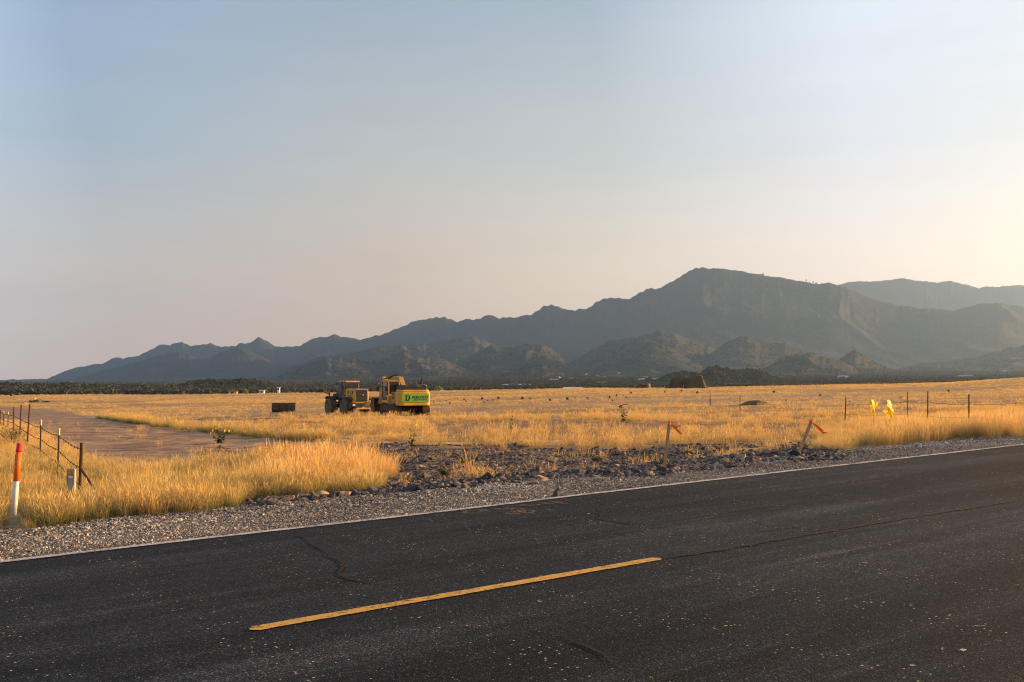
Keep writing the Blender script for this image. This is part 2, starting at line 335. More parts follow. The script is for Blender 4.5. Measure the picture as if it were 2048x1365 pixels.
# ------------------------------------------------------------------ materials
class NT:
    def __init__(s, name):
        s.m = bpy.data.materials.new(name); s.m.use_nodes = True; s.t = s.m.node_tree; s.t.nodes.clear()
        s.out = s.n('ShaderNodeOutputMaterial'); s.b = s.n('ShaderNodeBsdfPrincipled'); s.l(s.b.outputs[0], s.out.inputs[0])
        s.b.inputs['Specular IOR Level'].default_value = .3
    def n(s, t): return s.t.nodes.new(t)
    def l(s, a, b): s.t.links.new(a, b)
    def setin(s, i, v):
        if hasattr(v, 'is_linked') or isinstance(v, bpy.types.NodeSocket): s.l(v, i)
        elif isinstance(v, (tuple, list)) and len(v) == 3 and i.type == 'RGBA': i.default_value = (*v, 1)
        else: i.default_value = v
    def coord(s, w='Object', scale=(1, 1, 1)):
        tc = s.n('ShaderNodeTexCoord'); mp = s.n('ShaderNodeMapping'); mp.inputs['Scale'].default_value = scale
        s.l(tc.outputs[w], mp.inputs[0]); return mp.outputs[0]
    def noise(s, vec, scale, detail=4, rough=.55):
        n = s.n('ShaderNodeTexNoise'); n.inputs['Scale'].default_value = scale; n.inputs['Detail'].default_value = detail; n.inputs['Roughness'].default_value = rough
        s.l(vec, n.inputs['Vector']); return n.outputs[0]
    def voro(s, vec, scale, out='Color', feature='F1', rnd=1.0):
        n = s.n('ShaderNodeTexVoronoi'); n.feature = feature; n.inputs['Scale'].default_value = scale; n.inputs['Randomness'].default_value = rnd
        s.l(vec, n.inputs['Vector']); return n.outputs[out]
    def attr(s, name, typ='GEOMETRY', out='Fac'):
        n = s.n('ShaderNodeAttribute'); n.attribute_name = name; n.attribute_type = typ; return n.outputs[out]
    def mr(s, v, a, b, c=0., d=1., smooth=False):
        n = s.n('ShaderNodeMapRange'); n.inputs[1].default_value = a; n.inputs[2].default_value = b; n.inputs[3].default_value = c; n.inputs[4].default_value = d
        if smooth: n.interpolation_type = 'SMOOTHSTEP'
        s.l(v, n.inputs[0]); return n.outputs[0]
    def math(s, op, a, b=0.):
        n = s.n('ShaderNodeMath'); n.operation = op; s.setin(n.inputs[0], a); s.setin(n.inputs[1], b); return n.outputs[0]
    def mix(s, f, a, b, mode='MIX'):
        n = s.n('ShaderNodeMix'); n.data_type = 'RGBA'; n.blend_type = mode; s.setin(n.inputs[0], f); s.setin(n.inputs[6], a); s.setin(n.inputs[7], b); return n.outputs[2]
    def ramp(s, v, stops):
        n = s.n('ShaderNodeValToRGB'); e = n.color_ramp.elements
        e[0].position, e[0].color = stops[0][0], (*stops[0][1], 1); e[1].position, e[1].color = stops[-1][0], (*stops[-1][1], 1)
        for p, c in stops[1:-1]: x = e.new(p); x.color = (*c, 1)
        s.l(v, n.inputs[0]); return n.outputs[0]
    def bump(s, h, strength=.3, dist=.02):
        n = s.n('ShaderNodeBump'); n.inputs['Strength'].default_value = strength; n.inputs['Distance'].default_value = dist
        s.l(h, n.inputs['Height']); s.l(n.outputs[0], s.b.inputs['Normal']); return n
    def base(s, c): s.setin(s.b.inputs['Base Color'], c)
    def set(s, rough=None, metal=None, spec=None):
        if rough is not None: s.setin(s.b.inputs['Roughness'], rough)
        if metal is not None: s.setin(s.b.inputs['Metallic'], metal)
        if spec is not None: s.setin(s.b.inputs['Specular IOR Level'], spec)
        return s
    def translucent(s, col, f):
        t = s.n('ShaderNodeBsdfTranslucent'); s.setin(t.inputs[0], col); m = s.n('ShaderNodeMixShader'); m.inputs[0].default_value = f
        s.l(s.b.outputs[0], m.inputs[1]); s.l(t.outputs[0], m.inputs[2]); s.l(m.outputs[0], s.out.inputs[0])

def pmat(name, col, rough=.6, metal=0., var=.25, scale=6., dirt=None, dirt_amt=.4, spec=.3, bump=.1):
    n = NT(name); v = n.coord('Object'); a = n.noise(v, scale, 5)
    dark = tuple(c * (1 - var) for c in col); lite = tuple(min(1, c * (1 + var * .6)) for c in col)
    c = n.mix(n.mr(a, .3, .7), dark, lite)
    if dirt is not None:
        d = n.noise(v, scale * .45, 6, .65); c = n.mix(n.mr(d, .5 - dirt_amt * .3, .75, 0, .85), c, dirt)
    n.base(c); n.set(rough, metal, spec)
    if bump: n.bump(n.noise(v, scale * 6, 3), bump, .01)
    return n.m
DUST = (.26, .17, .10)
M = {}
M['yellow'] = pmat('yellow_paint', (.70, .36, .02), .45, 0, .15, 1.5, DUST, .25)
M['yellow_dirty'] = pmat('dusty_yellow_paint', (.55, .30, .04), .6, 0, .2, 2, DUST, .7)
M['black'] = pmat('black_paint', (.02, .02, .022), .55, 0, .3, 4, DUST, .15)
M['rubber'] = pmat('tyre_rubber', (.035, .033, .032), .85, 0, .3, 5, DUST, .75)
M['track'] = pmat('dirty_track_steel', (.05, .035, .025), .8, .2, .4, 4, (.14, .075, .04), .8)
M['rust'] = pmat('rusty_steel', (.11, .055, .03), .8, .3, .35, 8, (.05, .03, .025), .5)
M['rimorange'] = pmat('orange_rim_paint', (.62, .24, .03), .6, 0, .2, 5, DUST, .5)
M['dsteel'] = pmat('dark_bucket_steel', (.085, .060, .046), .65, .3, .35, 3, (.12, .07, .04), .6)
M['glass'] = pmat('cab_glass', (.02, .025, .022), .08, 0, .1, 2, None, 0, .6, 0)
M['green_sign'] = pmat('green_banner_vinyl', (.16, .42, .05), .45, 0, .12, 1.2, (.35, .42, .05), .2)
M['decal_black'] = pmat('black_lettering', (.01, .01, .012), .5, 0, .1, 4, bump=0)
M['decal_white'] = pmat('white_lettering', (.75, .75, .72), .5, 0, .1, 4, bump=0)
M['lamp_white'] = pmat('pale_lamp_lens', (.7, .66, .6), .3, 0, .1, 4, bump=0)
M['lamp_red'] = pmat('red_lamp_lens', (.45, .03, .02), .3, 0, .1, 4, bump=0)
M['chrome'] = pmat('worn_metal', (.3, .27, .24), .4, .7, .2, 5)
M['white_plastic'] = pmat('white_marker_plastic', (.72, .73, .74), .45, 0, .08, 9, (.5, .42, .33), .15)
M['orange_plastic'] = pmat('orange_marker_sleeve', (.80, .15, .01), .42, 0, .08, 9)
M['red_plastic'] = pmat('red_marker_cap', (.62, .015, .02), .4, 0, .08, 9)
M['wood'] = pmat('weathered_lath', (.46, .25, .12), .8, 0, .25, 14)
M['ribbon'] = pmat('orange_flagging_tape', (.95, .16, .02), .5, 0, .1, 20)
_y = NT('bright_yellow_plastic'); _y.base((1.0, .74, .0)); _y.set(.5); _y.translucent((1.0, .74, .0), .5); M['yellow_plastic'] = _y.m
M['tpost'] = pmat('dark_steel_post', (.035, .03, .028), .7, .3, .3, 12, (.10, .05, .03), .4)
M['rustpost'] = pmat('rusty_red_post', (.14, .045, .03), .8, .1, .3, 12)
M['posttip'] = pmat('yellow_green_post_tip', (.62, .70, .12), .5, 0, .1, 10)
M['wire'] = pmat('rusty_wire', (.07, .045, .035), .7, .5, .2, 20)
M['galv'] = pmat('weathered_grey_green_panel', (.36, .38, .32), .7, .2, .15, 8, (.3, .24, .15), .3)
M['sticker'] = pmat('yellow_warning_sticker', (.75, .45, .03), .5, 0, .1, 30)
M['whitepaint'] = pmat('white_wall_paint', (.72, .68, .62), .7, 0, .1, .5, bump=0)
M['tanwall'] = pmat('tan_wall', (.5, .36, .24), .8, 0, .1, .5, bump=0)
M['roofgrey'] = pmat('grey_roof', (.2, .2, .21), .6, 0, .15, .5, bump=0)
M['roofblue'] = pmat('pale_blue_metal_roof', (.50, .60, .70), .4, .1, .06, .3, bump=0)
M['roofred'] = pmat('red_brown_roof', (.22, .08, .05), .7, 0, .2, .5, bump=0)
M['window'] = pmat('dark_window_pane', (.03, .035, .04), .1, 0, .1, 1, bump=0)

# ------------------------------------------------------------------ ground regions, drawn once as outlines on the ground
P_TALL = [(-500, 1100), (0, 1047), (200, 1031), (400, 1012), (500, 1001), (700, 973), (785, 962), (800, 948), (700, 936), (640, 930), (450, 937), (330, 948), (240, 950), (180, 928), (120, 898), (80, 868), (50, 850), (0, 836), (-500, 826)]
P_RIGHT = [(1640, 900), (1700, 896), (1800, 889), (2048, 873), (2500, 840), (2500, 815), (2048, 830), (1850, 840), (1700, 848), (1640, 862)]
P_FRINGE = [(830, 897), (1000, 900), (1300, 897), (1600, 889), (1665, 880), (1600, 868), (1200, 874), (850, 872)]
P_DIRT = [(-900, 800), (0, 814), (60, 818), (110, 822), (230, 842), (340, 858), (440, 868), (560, 880), (700, 886), (780, 892), (770, 905), (650, 925), (500, 938), (330, 950), (240, 952), (175, 928), (110, 890), (60, 856), (0, 838), (-900, 822)]
P_ROCK = [(395, 903), (440, 896), (560, 899), (700, 892), (770, 886), (1000, 897), (1300, 896), (1500, 896), (1640, 893), (1720, 900), (1690, 913), (1600, 922), (1450, 936), (1330, 948), (1200, 957), (1100, 962), (1000, 972), (820, 975), (720, 984), (600, 998), (520, 1008), (495, 1001), (600, 980), (700, 962), (800, 948), (720, 932), (640, 926), (560, 915), (430, 913)]
P_GAP = [(860, 868), (1640, 864), (1700, 850), (1100, 840), (860, 845)]        # trampled, thin brown strip
def regions(X, Y, Z):
    px, py = project(X, Y, Z)
    j = (fbm(X * .9, Y * .9, 51, 3) - .5); j2 = (fbm(X * .9, Y * .9, 57, 3) - .5)
    k = np.clip(1991.0 / np.maximum(Y, 6), 6, 250)
    pj = px + j * k * 1.1; qj = py + j2 * np.clip(3000 / np.maximum(Y, 8) ** 1.35, 1.0, 26)
    return px, py, pj, qj

def grid_mesh(txs, Ys):
    TX, YY = np.meshgrid(txs, Ys); X = TX * YY
    Z = np.empty_like(X)
    for i in range(0, len(Ys), 60): Z[i:i + 60] = terrain(X[i:i + 60], YY[i:i + 60])
    V = np.stack([X, YY, Z], -1).reshape(-1, 3); nx = len(txs); ny = len(Ys)
    a = (np.arange(ny - 1)[:, None] * nx + np.arange(nx - 1)[None]).ravel()
    return V, np.stack([a, a + 1, a + nx + 1, a + nx], -1), X, YY, Z
txs = np.concatenate([np.linspace(-.80, -.56, 50)[:-1], np.linspace(-.56, .56, 1000), np.linspace(.56, .80, 50)[1:]])
SPLIT = 800.0
Ys = 0.6 * (SPLIT / 0.6) ** np.linspace(0, 1, 980)
V, F, X, YY, Z = grid_mesh(txs, Ys)
s_, v_ = sv(X, YY)
px, py, pj, qj = regions(X, YY, Z)
g_end = np.clip(12.9 - .048 * s_, 11.2, 13.6) + (fbm(X * .8, YY * .8, 77, 3) - .5) * 1.0
a_grav = ((v_ > 9.7) & (v_ < g_end)).astype(float)
near = (YY > 3) & (YY < 330)
a_dirt = (in_poly(pj, qj, P_DIRT) & near).astype(float)
a_rock = (in_poly(pj, qj, P_ROCK) & near & (v_ > 12)).astype(float)
a_brown = (in_poly(pj, qj, P_GAP) & near).astype(float) * np.clip(.45 + 1.2 * fbm(X * .2, YY * .5, 71, 3), 0, 1)
a_brown = np.maximum(a_brown, (1 - sstep(.42, .52, fbm(X * .16, YY * .42, 231, 4))) * sstep(24, 30, YY) * (1 - sstep(75, 130, YY)) * .9)
a_brown = np.maximum(a_brown, (1 - sstep(.40, .50, fbm(X * .05, YY * .14, 251, 4))) * sstep(70, 90, YY) * (1 - sstep(260, 330, YY)) * .45)
a_bare = ((v_ > 9.7) & (v_ < g_end + 1.1)).astype(float)
a_tall = ((in_poly(pj, qj, P_TALL) | in_poly(pj, qj, P_RIGHT)) & near).astype(float)
n0 = len(V)
# the rest of the plain, all round behind and beside the view
an = np.linspace(math.atan(.80), 2 * math.pi - math.atan(.80), 150); rr = 0.3 * (3000 / 0.3) ** np.linspace(0, 1, 120)
AN, RR = np.meshgrid(an, rr); BX = RR * np.sin(AN); BY = RR * np.cos(AN); BZ = z_near(BX, np.minimum(BY, 400)) - .01
VB = np.stack([BX, BY, BZ], -1).reshape(-1, 3)
a = (np.arange(119)[:, None] * 150 + np.arange(149)[None]).ravel() + n0
FB = np.stack([a, a + 150, a + 151, a + 1], -1)
zr0 = np.zeros(len(VB)); sB, vB = sv(VB[:, 0], VB[:, 1])
cat = lambda u, w: np.concatenate([u.ravel(), w])

g = NT('ground_soil_and_dry_litter'); v = g.coord('Object')
vs = g.coord('Object', (1, .35, 1))
nA = g.noise(vs, .22, 6, .6); nB = g.noise(v, 2.2, 5, .65); nC = g.noise(v, 22, 3, .6)
field = g.mix(g.mr(nA, .36, .62), (.44, .27, .12), (.80, .53, .20))
field = g.mix(g.mr(nB, .38, .6, 0, .85), field, (.135, .078, .05))
field = g.mix(g.mr(nC, .5, .75, 0, .6), field, (.50, .34, .15))
far_n = g.noise(g.coord('Object', (.02, .12, 1)), 1.0, 5, .6)
field = g.mix(g.mr(far_n, .42, .68, 0, .5), field, (.50, .30, .14))
dirt = g.mix(g.mr(g.noise(g.coord('Object', (1.0, .28, 1)), .9, 6, .65), .35, .68), (.24, .145, .088), (.42, .275, .165))
dirt = g.mix(g.mr(nC, .5, .75, 0, .5), dirt, (.14, .085, .06))
rut_shade = g.noise(g.coord('Object', (.10, 1.6, 1)), 1.0, 4, .6); dirt = g.mix(g.mr(rut_shade, .52, .62, 0, .7), dirt, (.12, .08, .058)); dirt = g.mix(g.mr(rut_shade, .44, .36, 0, .5), dirt, (.50, .33, .20))  # rut shadows put into the colour as dark streaks, paler streaks between
vc = g.voro(v, 42.0); vcs = g.n('ShaderNodeSeparateColor'); g.l(vc, vcs.inputs[0])
stone = g.ramp(vcs.outputs[0], [(0, (.035, .04, .045)), (.35, (.08, .078, .08)), (.55, (.17, .15, .13)), (.78, (.34, .28, .22)), (1, (.55, .5, .44))])
vd = g.voro(v, 42.0, 'Distance')
stone = g.mix(g.mr(vd, .45, .75, 0, .8), stone, (.10, .07, .05))
stone = g.mix(g.mr(nB, .55, .8, 0, .45), stone, (.10, .085, .08))
vr = g.voro(v, 11.0); vrs = g.n('ShaderNodeSeparateColor'); g.l(vr, vrs.inputs[0])
rockc = g.ramp(vrs.outputs[0], [(0, (.06, .05, .048)), (.5, (.11, .09, .08)), (.8, (.22, .15, .11)), (1, (.36, .24, .15))])
rockc = g.mix(g.mr(nB, .5, .7, 0, .7), rockc, (.24, .15, .09))
litter = g.mix(nC, (.20, .15, .06), (.34, .24, .10))
c = g.mix(g.math('MULTIPLY', g.attr('brown'), .85), field, g.mix(nC, (.14, .08, .05), (.30, .18, .09)))
c = g.mix(g.attr('tall'), c, litter)
c = g.mix(g.attr('dirt'), c, dirt)
c = g.mix(g.math('MULTIPLY', g.attr('rock'), .9), c, rockc)
c = g.mix(g.attr('bare'), c, g.mix(g.mr(nB, .4, .6), (.22, .145, .09), (.34, .24, .155)))
c = g.mix(g.attr('gravel'), c, stone)
g.base(c); g.set(.95, 0, .12)
hb = g.math('ADD', g.math('MULTIPLY', vd, g.math('MULTIPLY', g.attr('gravel'), -1.4)), g.math('MULTIPLY', nC, 1.0))
hb = g.math('ADD', hb, g.math('MULTIPLY', nB, 1.5))
g.bump(hb, .8, .03)
ground_me = mesh_np('ground', np.concatenate([V, VB]), np.concatenate([F, FB]), g.m, True,
    {'gravel': cat(a_grav, zr0), 'dirt': cat(a_dirt, zr0), 'rock': cat(a_rock, zr0), 'tall': cat(a_tall, zr0), 'bare': cat(a_bare, zr0), 'brown': cat(a_brown, zr0)})
ground = tag(link('ground', ground_me), kind='structure')
del V, F, X, YY, Z, s_, v_, px, py, pj, qj

# ------------------------------------------------------------------ mountains and the wooded valley floor
txm = np.concatenate([np.linspace(-.62, -.56, 20)[:-1], np.linspace(-.56, .56, 1150), np.linspace(.56, .62, 20)[1:]])
Ym = SPLIT * (11300 / SPLIT) ** np.linspace(0, 1, 640)
V, F, X, YY, Z = grid_mesh(txm, Ym)
m = NT('scrub_covered_slopes'); v = m.coord('Object')
big = m.noise(v, .0016, 5, .6); mid = m.noise(v, .008, 6, .65); fine = m.noise(v, .05, 4, .7)
geo = m.n('ShaderNodeNewGeometry'); sep = m.n('ShaderNodeSeparateXYZ'); m.l(geo.outputs['Normal'], sep.inputs[0])
pos = m.n('ShaderNodeSeparateXYZ'); m.l(geo.outputs['Position'], pos.inputs[0])
earth = m.mix(m.mr(mid, .35, .65), (.055, .046, .037), (.115, .088, .066))
scrub = m.mix(m.mr(fine, .35, .65), (.018, .025, .016), (.045, .054, .032))
vd = m.voro(v, .055, 'Distance')
cover = m.math('ADD', m.mr(mid, .34, .62), m.mr(vd, .3, .75, .32, -.38))
flat = m.mr(pos.outputs[1], 1000, 3600, .35, -.06)
cover = m.math('ADD', cover, flat); cover = m.math('ADD', cover, m.mr(pos.outputs[1], 5000, 6300, 0, .26))
cover = m.math('ADD', cover, m.mr(big, .4, .62, -.12, .16))
c = m.mix(m.mr(cover, .12, .5), earth, scrub)
m.base(c); m.set(1.0, 0, .05)
m.bump(m.math('ADD', m.math('MULTIPLY', vd, -1.0), m.math('MULTIPLY', fine, .8)), .4, 5.0)
mountains = tag(link('mountains', mesh_np('mountains', V, F, m.m, True)), kind='structure')
del V, F, X, YY, Z

# ------------------------------------------------------------------ road
def road_pt(s, v, dz=0.0): return (s * UX - v * UY, s * UY + v * UX, float(z_road(np.float64(s))) + dz)
ss = np.concatenate([np.arange(-90, -8, 2.0), np.arange(-8, 40, .12), np.arange(40, 160, 2.0)])
vv = np.concatenate([[2.38], np.linspace(2.5, 9.8, 24), [9.93]])
RS, RV = np.meshgrid(ss, vv, indexing='ij')
RVj = RV.copy(); RVj[:, -1] = 9.90 + (fbm(ss * 3.0, ss * 0, 5, 3) - .5) * .11 + (vnoise(ss * 9, ss * 0, 6) - .5) * .03
RVj[:, 0] += (fbm(ss * 3.0, ss * 0, 15, 3) - .5) * .1
crown = (fbm(RS * .35, RV * .8, 19, 3) - .5) * .012
RZ = z_road(RS) + crown; RZ[:, -1] -= .045; RZ[:, 0] -= .045
rv = np.stack([RS, RVj, RZ], -1).reshape(-1, 3); nv = len(vv)
a = (np.arange(len(ss) - 1)[:, None] * nv + np.arange(nv - 1)[None]).ravel()
asp = NT('worn_asphalt'); v = asp.coord('Object')
band = asp.noise(asp.coord('Object', (.10, 1.5, 1)), .8, 5, .6)            # wheel paths and drag marks run along the road
band2 = asp.noise(asp.coord('Object', (.35, 6.0, 1)), 1.0, 5, .7)
patchn = asp.noise(v, .7, 5, .6); grain = asp.noise(v, 60, 4, .8)
vcol = asp.voro(v, 95.0); vsc = asp.n('ShaderNodeSeparateColor'); asp.l(vcol, vsc.inputs[0])
vdist = asp.voro(v, 95.0, 'Distance')
c = asp.mix(asp.mr(band, .42, .57), (.0030, .0047, .0068), (.018, .0215, .027))
c = asp.mix(asp.mr(band2, .52, .68, 0, .75), c, (.036, .040, .043))
c = asp.mix(asp.mr(patchn, .5, .75, 0, .5), c, (.008, .009, .0105))
c = asp.mix(asp.mr(grain, .35, .7, 0, .75), c, asp.mix(.5, c, (.042, .047, .053)))
spk = asp.math('MULTIPLY', asp.mr(vsc.outputs[0], .955, .965), asp.mr(vdist, .38, .28, 0, 1))
spkc = asp.ramp(vsc.outputs[1], [(0, (.12, .10, .09)), (.6, (.24, .18, .14)), (.9, (.50, .36, .20)), (1, (.65, .6, .52))])
c = asp.mix(1.0, c, asp.ramp(vsc.outputs[2], [(0, (.3, .3, .3)), (.55, (.8, .79, .78)), (.85, (1.7, 1.65, 1.6)), (1, (4.0, 3.6, 3.2))]), 'MULTIPLY')
big_ = asp.noise(asp.coord('Object', (.18, .55, 1)), 1.0, 3, .5); c = asp.mix(asp.mr(big_, .36, .6, .75, 0), c, asp.mix(1.0, c, (.45, .45, .47), 'MULTIPLY'))
tcx = asp.n('ShaderNodeTexCoord'); sxy = asp.n('ShaderNodeSeparateXYZ'); asp.l(tcx.outputs['Object'], sxy.inputs[0])
wob = asp.math('ADD', sxy.outputs[1], asp.math('MULTIPLY', asp.noise(asp.coord('Object', (.12, .3, 1)), 1.0, 3), .7))
wav = asp.math('COSINE', asp.math('MULTIPLY', asp.math('SUBTRACT', wob, 9.15), 3.45)); path = asp.math('MULTIPLY', asp.mr(wav, .1, .95, 0, 1), asp.mr(asp.noise(asp.coord('Object', (.25, 2.5, 1)), 1.0, 5, .7), .38, .62, 0, .8))
c = asp.mix(path, c, asp.mix(1.0, c, (2.1, 1.95, 1.85), 'MULTIPLY'))
c = asp.mix(spk, c, spkc)
v3 = asp.voro(v, 38.0); v3s = asp.n('ShaderNodeSeparateColor'); asp.l(v3, v3s.inputs[0])
spk3 = asp.math('MULTIPLY', asp.mr(v3s.outputs[2], .965, .975), asp.mr(asp.voro(v, 38.0, 'Distance'), .3, .22, 0, 1))
c = asp.mix(spk3, c, (.55, .40, .24))
asp.base(c); asp.set(asp.mr(grain, .3, .7, .75, .92), 0, .12)
asp.bump(asp.math('ADD', asp.math('MULTIPLY', vdist, -1.0), grain), .55, .006)
road = link('road', mesh_np('road', rv, np.stack([a, a + nv, a + nv + 1, a + 1], -1), asp.m, True), None, (0, 0, 0), (0, 0, R(90) - AZ))
tag(road, kind='structure')
def paint_mat(name, col, wear, thr=(.40, .55), chip=.5):
    n = NT(name); v = n.coord('Object'); a = n.noise(v, 26, 5, .75); b = n.noise(v, 3, 3)
    n.base(n.mix(n.mr(n.noise(v, 70, 3), .3, .7, 0, .35), col, tuple(x * .55 for x in col))); n.set(.7, 0, .25)
    h = n.math('ADD', a, n.math('MULTIPLY', n.math('SUBTRACT', b, .5), chip)); h = n.math('ADD', h, n.math('MULTIPLY', n.math('SUBTRACT', n.noise(v, 130, 3, .8), .52), .9))
    tr = n.n('ShaderNodeBsdfTransparent'); ms = n.n('ShaderNodeMixShader'); n.l(n.mr(h, thr[0], thr[1], wear, 1), ms.inputs[0])
    n.l(tr.outputs[0], ms.inputs[1]); n.l(n.b.outputs[0], ms.inputs[2]); n.l(ms.outputs[0], n.out.inputs[0]); return n.m
def stripe(name, s0, s1, vc, wd, mat, ds=.12, dz=.009, jit=.006, taper=0):
    s = np.arange(s0, s1 + ds / 2, ds); a1 = (vnoise(s * 11, s * 0, 3) - .5) * jit * 2; a2 = (vnoise(s * 11, s * 0, 8) - .5) * jit * 2
    w = np.full(len(s), wd / 2)
    if taper: w *= np.clip(np.minimum((s - s0) / taper, (s1 - s) / taper) + .25, 0, 1)
    z = z_road(s) + (fbm(s * .35, s * 0 + vc * .8, 19, 3) - .5) * .012 + dz
    Vv = np.stack([np.concatenate([s, s]), np.concatenate([vc - w + a1, vc + w + a2]), np.concatenate([z, z])], -1); n = len(s)
    i = np.arange(n - 1); return link(name, mesh_np(name, Vv, np.stack([i, i + 1, i + n + 1, i + n], -1), mat), road)
white_p = paint_mat('white_road_paint', (.60, .54, .48), .10, (.34, .52))
yellow_p = paint_mat('yellow_road_paint', (.70, .37, .07), .12, (.30, .46))
stripe('edge_line', -60, 150, 9.75, .105, white_p)

def to_road(px, py):
    tx, tz = pix2dir(px, py)
    a, b = 2.0, 200.0
    for _ in range(50):
        mY = (a + b) / 2; s, vq = sv(tx * mY, mY)
        if EYE + tz * mY <= float(z_road(np.float64(s))): b = mY
        else: a = mY
    return sv(tx * b, b)
(SA, VA), (SB, VB_) = to_road(498, 1261.5), to_road(1322, 1118.5)
SA, SB, VM = float(SA), float(SB), float(VA + VB_) / 2
for k in range(-4, 6): stripe('centre_dash', SA + k * 12.2, SB + k * 12.2, VM, .118, yellow_p, .04, taper=.05)
def strokes(name, lines, wd, mat, dz, jag=0.0, parent=road):
    mb = MB()
    for ln in lines:
        w0 = wd
        if isinstance(ln, tuple) and isinstance(ln[0], (int, float)) and isinstance(ln[1], list): w0, ln = ln
        P = [np.array(to_road(*p)) for p in ln]; Q = []
        for p, q in zip(P[:-1], P[1:]):
            n = max(1, int(np.hypot(*(q - p)) / .05))
            for i in range(n): Q.append(p + (q - p) * i / n + (rng.normal(0, jag, 2) if i else 0))
        Q.append(P[-1]); b = len(mb.v)
        for i, p in enumerate(Q):
            d = Q[min(i + 1, len(Q) - 1)] - Q[max(i - 1, 0)]; d = d / (np.hypot(*d) + 1e-9); nrm = np.array([-d[1], d[0]])
            w = w0 * (.6 + .8 * random.random()) / 2 if jag else w0 / 2
            if jag: w *= .25 + min(1, i / 6, (len(Q) - 1 - i) / 6)
            for sg in (-1, 1):
                r = p + nrm * sg * w
                mb.v.append((r[0], r[1], float(z_road(np.float64(r[0])) + (fbm(r[0] * .35, r[1] * .8, 19, 3) - .5) * .012 + dz)))
        for i in range(len(Q) - 1): mb.f.append((b + 2 * i, b + 2 * i + 1, b + 2 * i + 3, b + 2 * i + 2))
    return mb.build(name, mat, parent)
crackm = pmat('tar_dark_crack', (.006, .006, .007), .9, 0, .2, 9, bump=0)
for cl in ([(585, 1068), (610, 1078), (640, 1097), (652, 1104), (655, 1110), (668, 1118), (683, 1126), (689, 1135), (683, 1142), (677, 1147), (684, 1154), (702, 1161), (735, 1167), (775, 1172)],
           [(1196, 1017), (1205, 1024), (1200, 1030), (1204, 1035), (1196, 1038), (1225, 1043), (1262, 1049), (1295, 1056)], [(1232, 1064), (1252, 1071), (1270, 1079)],
           [(1143, 1047), (1149, 1050), (1147, 1056)], [(663, 1204), (660, 1213)], [(637, 1237), (640, 1243)], [(662, 1254), (672, 1262), (682, 1270)],
           [(1120, 1272), (1143, 1283), (1165, 1291), (1190, 1303), (1208, 1311), (1216, 1320), (1224, 1330), (1240, 1338), (1258, 1346)],
           [(1322, 1120), (1345, 1116), (1372, 1113), (1410, 1107), (1460, 1100)], [(1500, 1066), (1560, 1060), (1610, 1052)]):
    strokes('crack', [cl], .021, crackm, .007, .012)
strokes('seam', [[(1322, 1120), (1372, 1112), (1440, 1102), (1520, 1087), (1600, 1074), (1700, 1057), (1800, 1040), (1920, 1021), (2040, 1001)]], .034, crackm, .0065, .010)
orange_p = paint_mat('faded_orange_spray_paint', (.44, .23, .12), .0, (.46, .74), .3)
strokes('painted_mark', [[(925, 1026), (938, 1022), (955, 1021), (968, 1023), (956, 1027), (938, 1029), (925, 1026)], [(966, 1020), (975, 1024), (983, 1024)],
    [(984, 1018), (995, 1019), (1005, 1022), (1022, 1019)], [(998, 1024), (1008, 1026), (1016, 1030), (1026, 1030)], [(1006, 1026), (1022, 1024)],
    (.16, [(1037, 1018), (1034, 1025), (1032, 1031)]), (.15, [(1037, 1011), (1046, 1013)]), [(1046, 1012), (1062, 1012.5), (1080, 1011)],
    [(1044, 1026), (1055, 1022.5), (1068, 1024), (1060, 1028), (1050, 1028.5), (1044, 1026)], [(1078, 1006), (1090, 1008.5), (1106, 1010.5)],
    [(1105, 1004), (1115, 1007), (1133, 1010)], [(1094, 1021), (1106, 1023)], [(1120, 1001), (1127, 1001)]], .06, orange_p, .008)
glint = paint_mat('pale_painted_glint', (.6, .56, .5), .0, (.38, .55), .3)  # pale strokes that paint small glints of light onto the asphalt
strokes('glint_stroke', [(.05, [(1882, 1299), (1888, 1300)]), (.045, [(1920, 1301), (1931, 1303)]), (.012, [(1935, 1253), (1950, 1254), (1972, 1254)]), (.02, [(1820, 1333), (1832, 1333)]),
    (.015, [(1725, 1128), (1735, 1128)]), (.02, [(1075, 1205), (1083, 1206)]), (.02, [(888, 1102), (894, 1102)]), (.02, [(1175, 1029), (1180, 1030)])], .03, glint, .008)

# ------------------------------------------------------------------ haze
hm = bpy.data.materials.new('thin_smoke_haze'); hm.use_nodes = True; hm.node_tree.nodes.clear()
ho = hm.node_tree.nodes.new('ShaderNodeOutputMaterial'); hv = hm.node_tree.nodes.new('ShaderNodeVolumePrincipled')
hv.inputs['Color'].default_value = (.42, .65, 1.0, 1); hv.inputs['Density'].default_value = 6.0e-5; hv.inputs['Anisotropy'].default_value = .55
hm.node_tree.links.new(hv.outputs[0], ho.inputs['Volume'])
haze = MB().box((0, 4150, 485), (14400, 14800, 1190)).build('haze', hm); tag(haze, kind='stuff')
#--END1

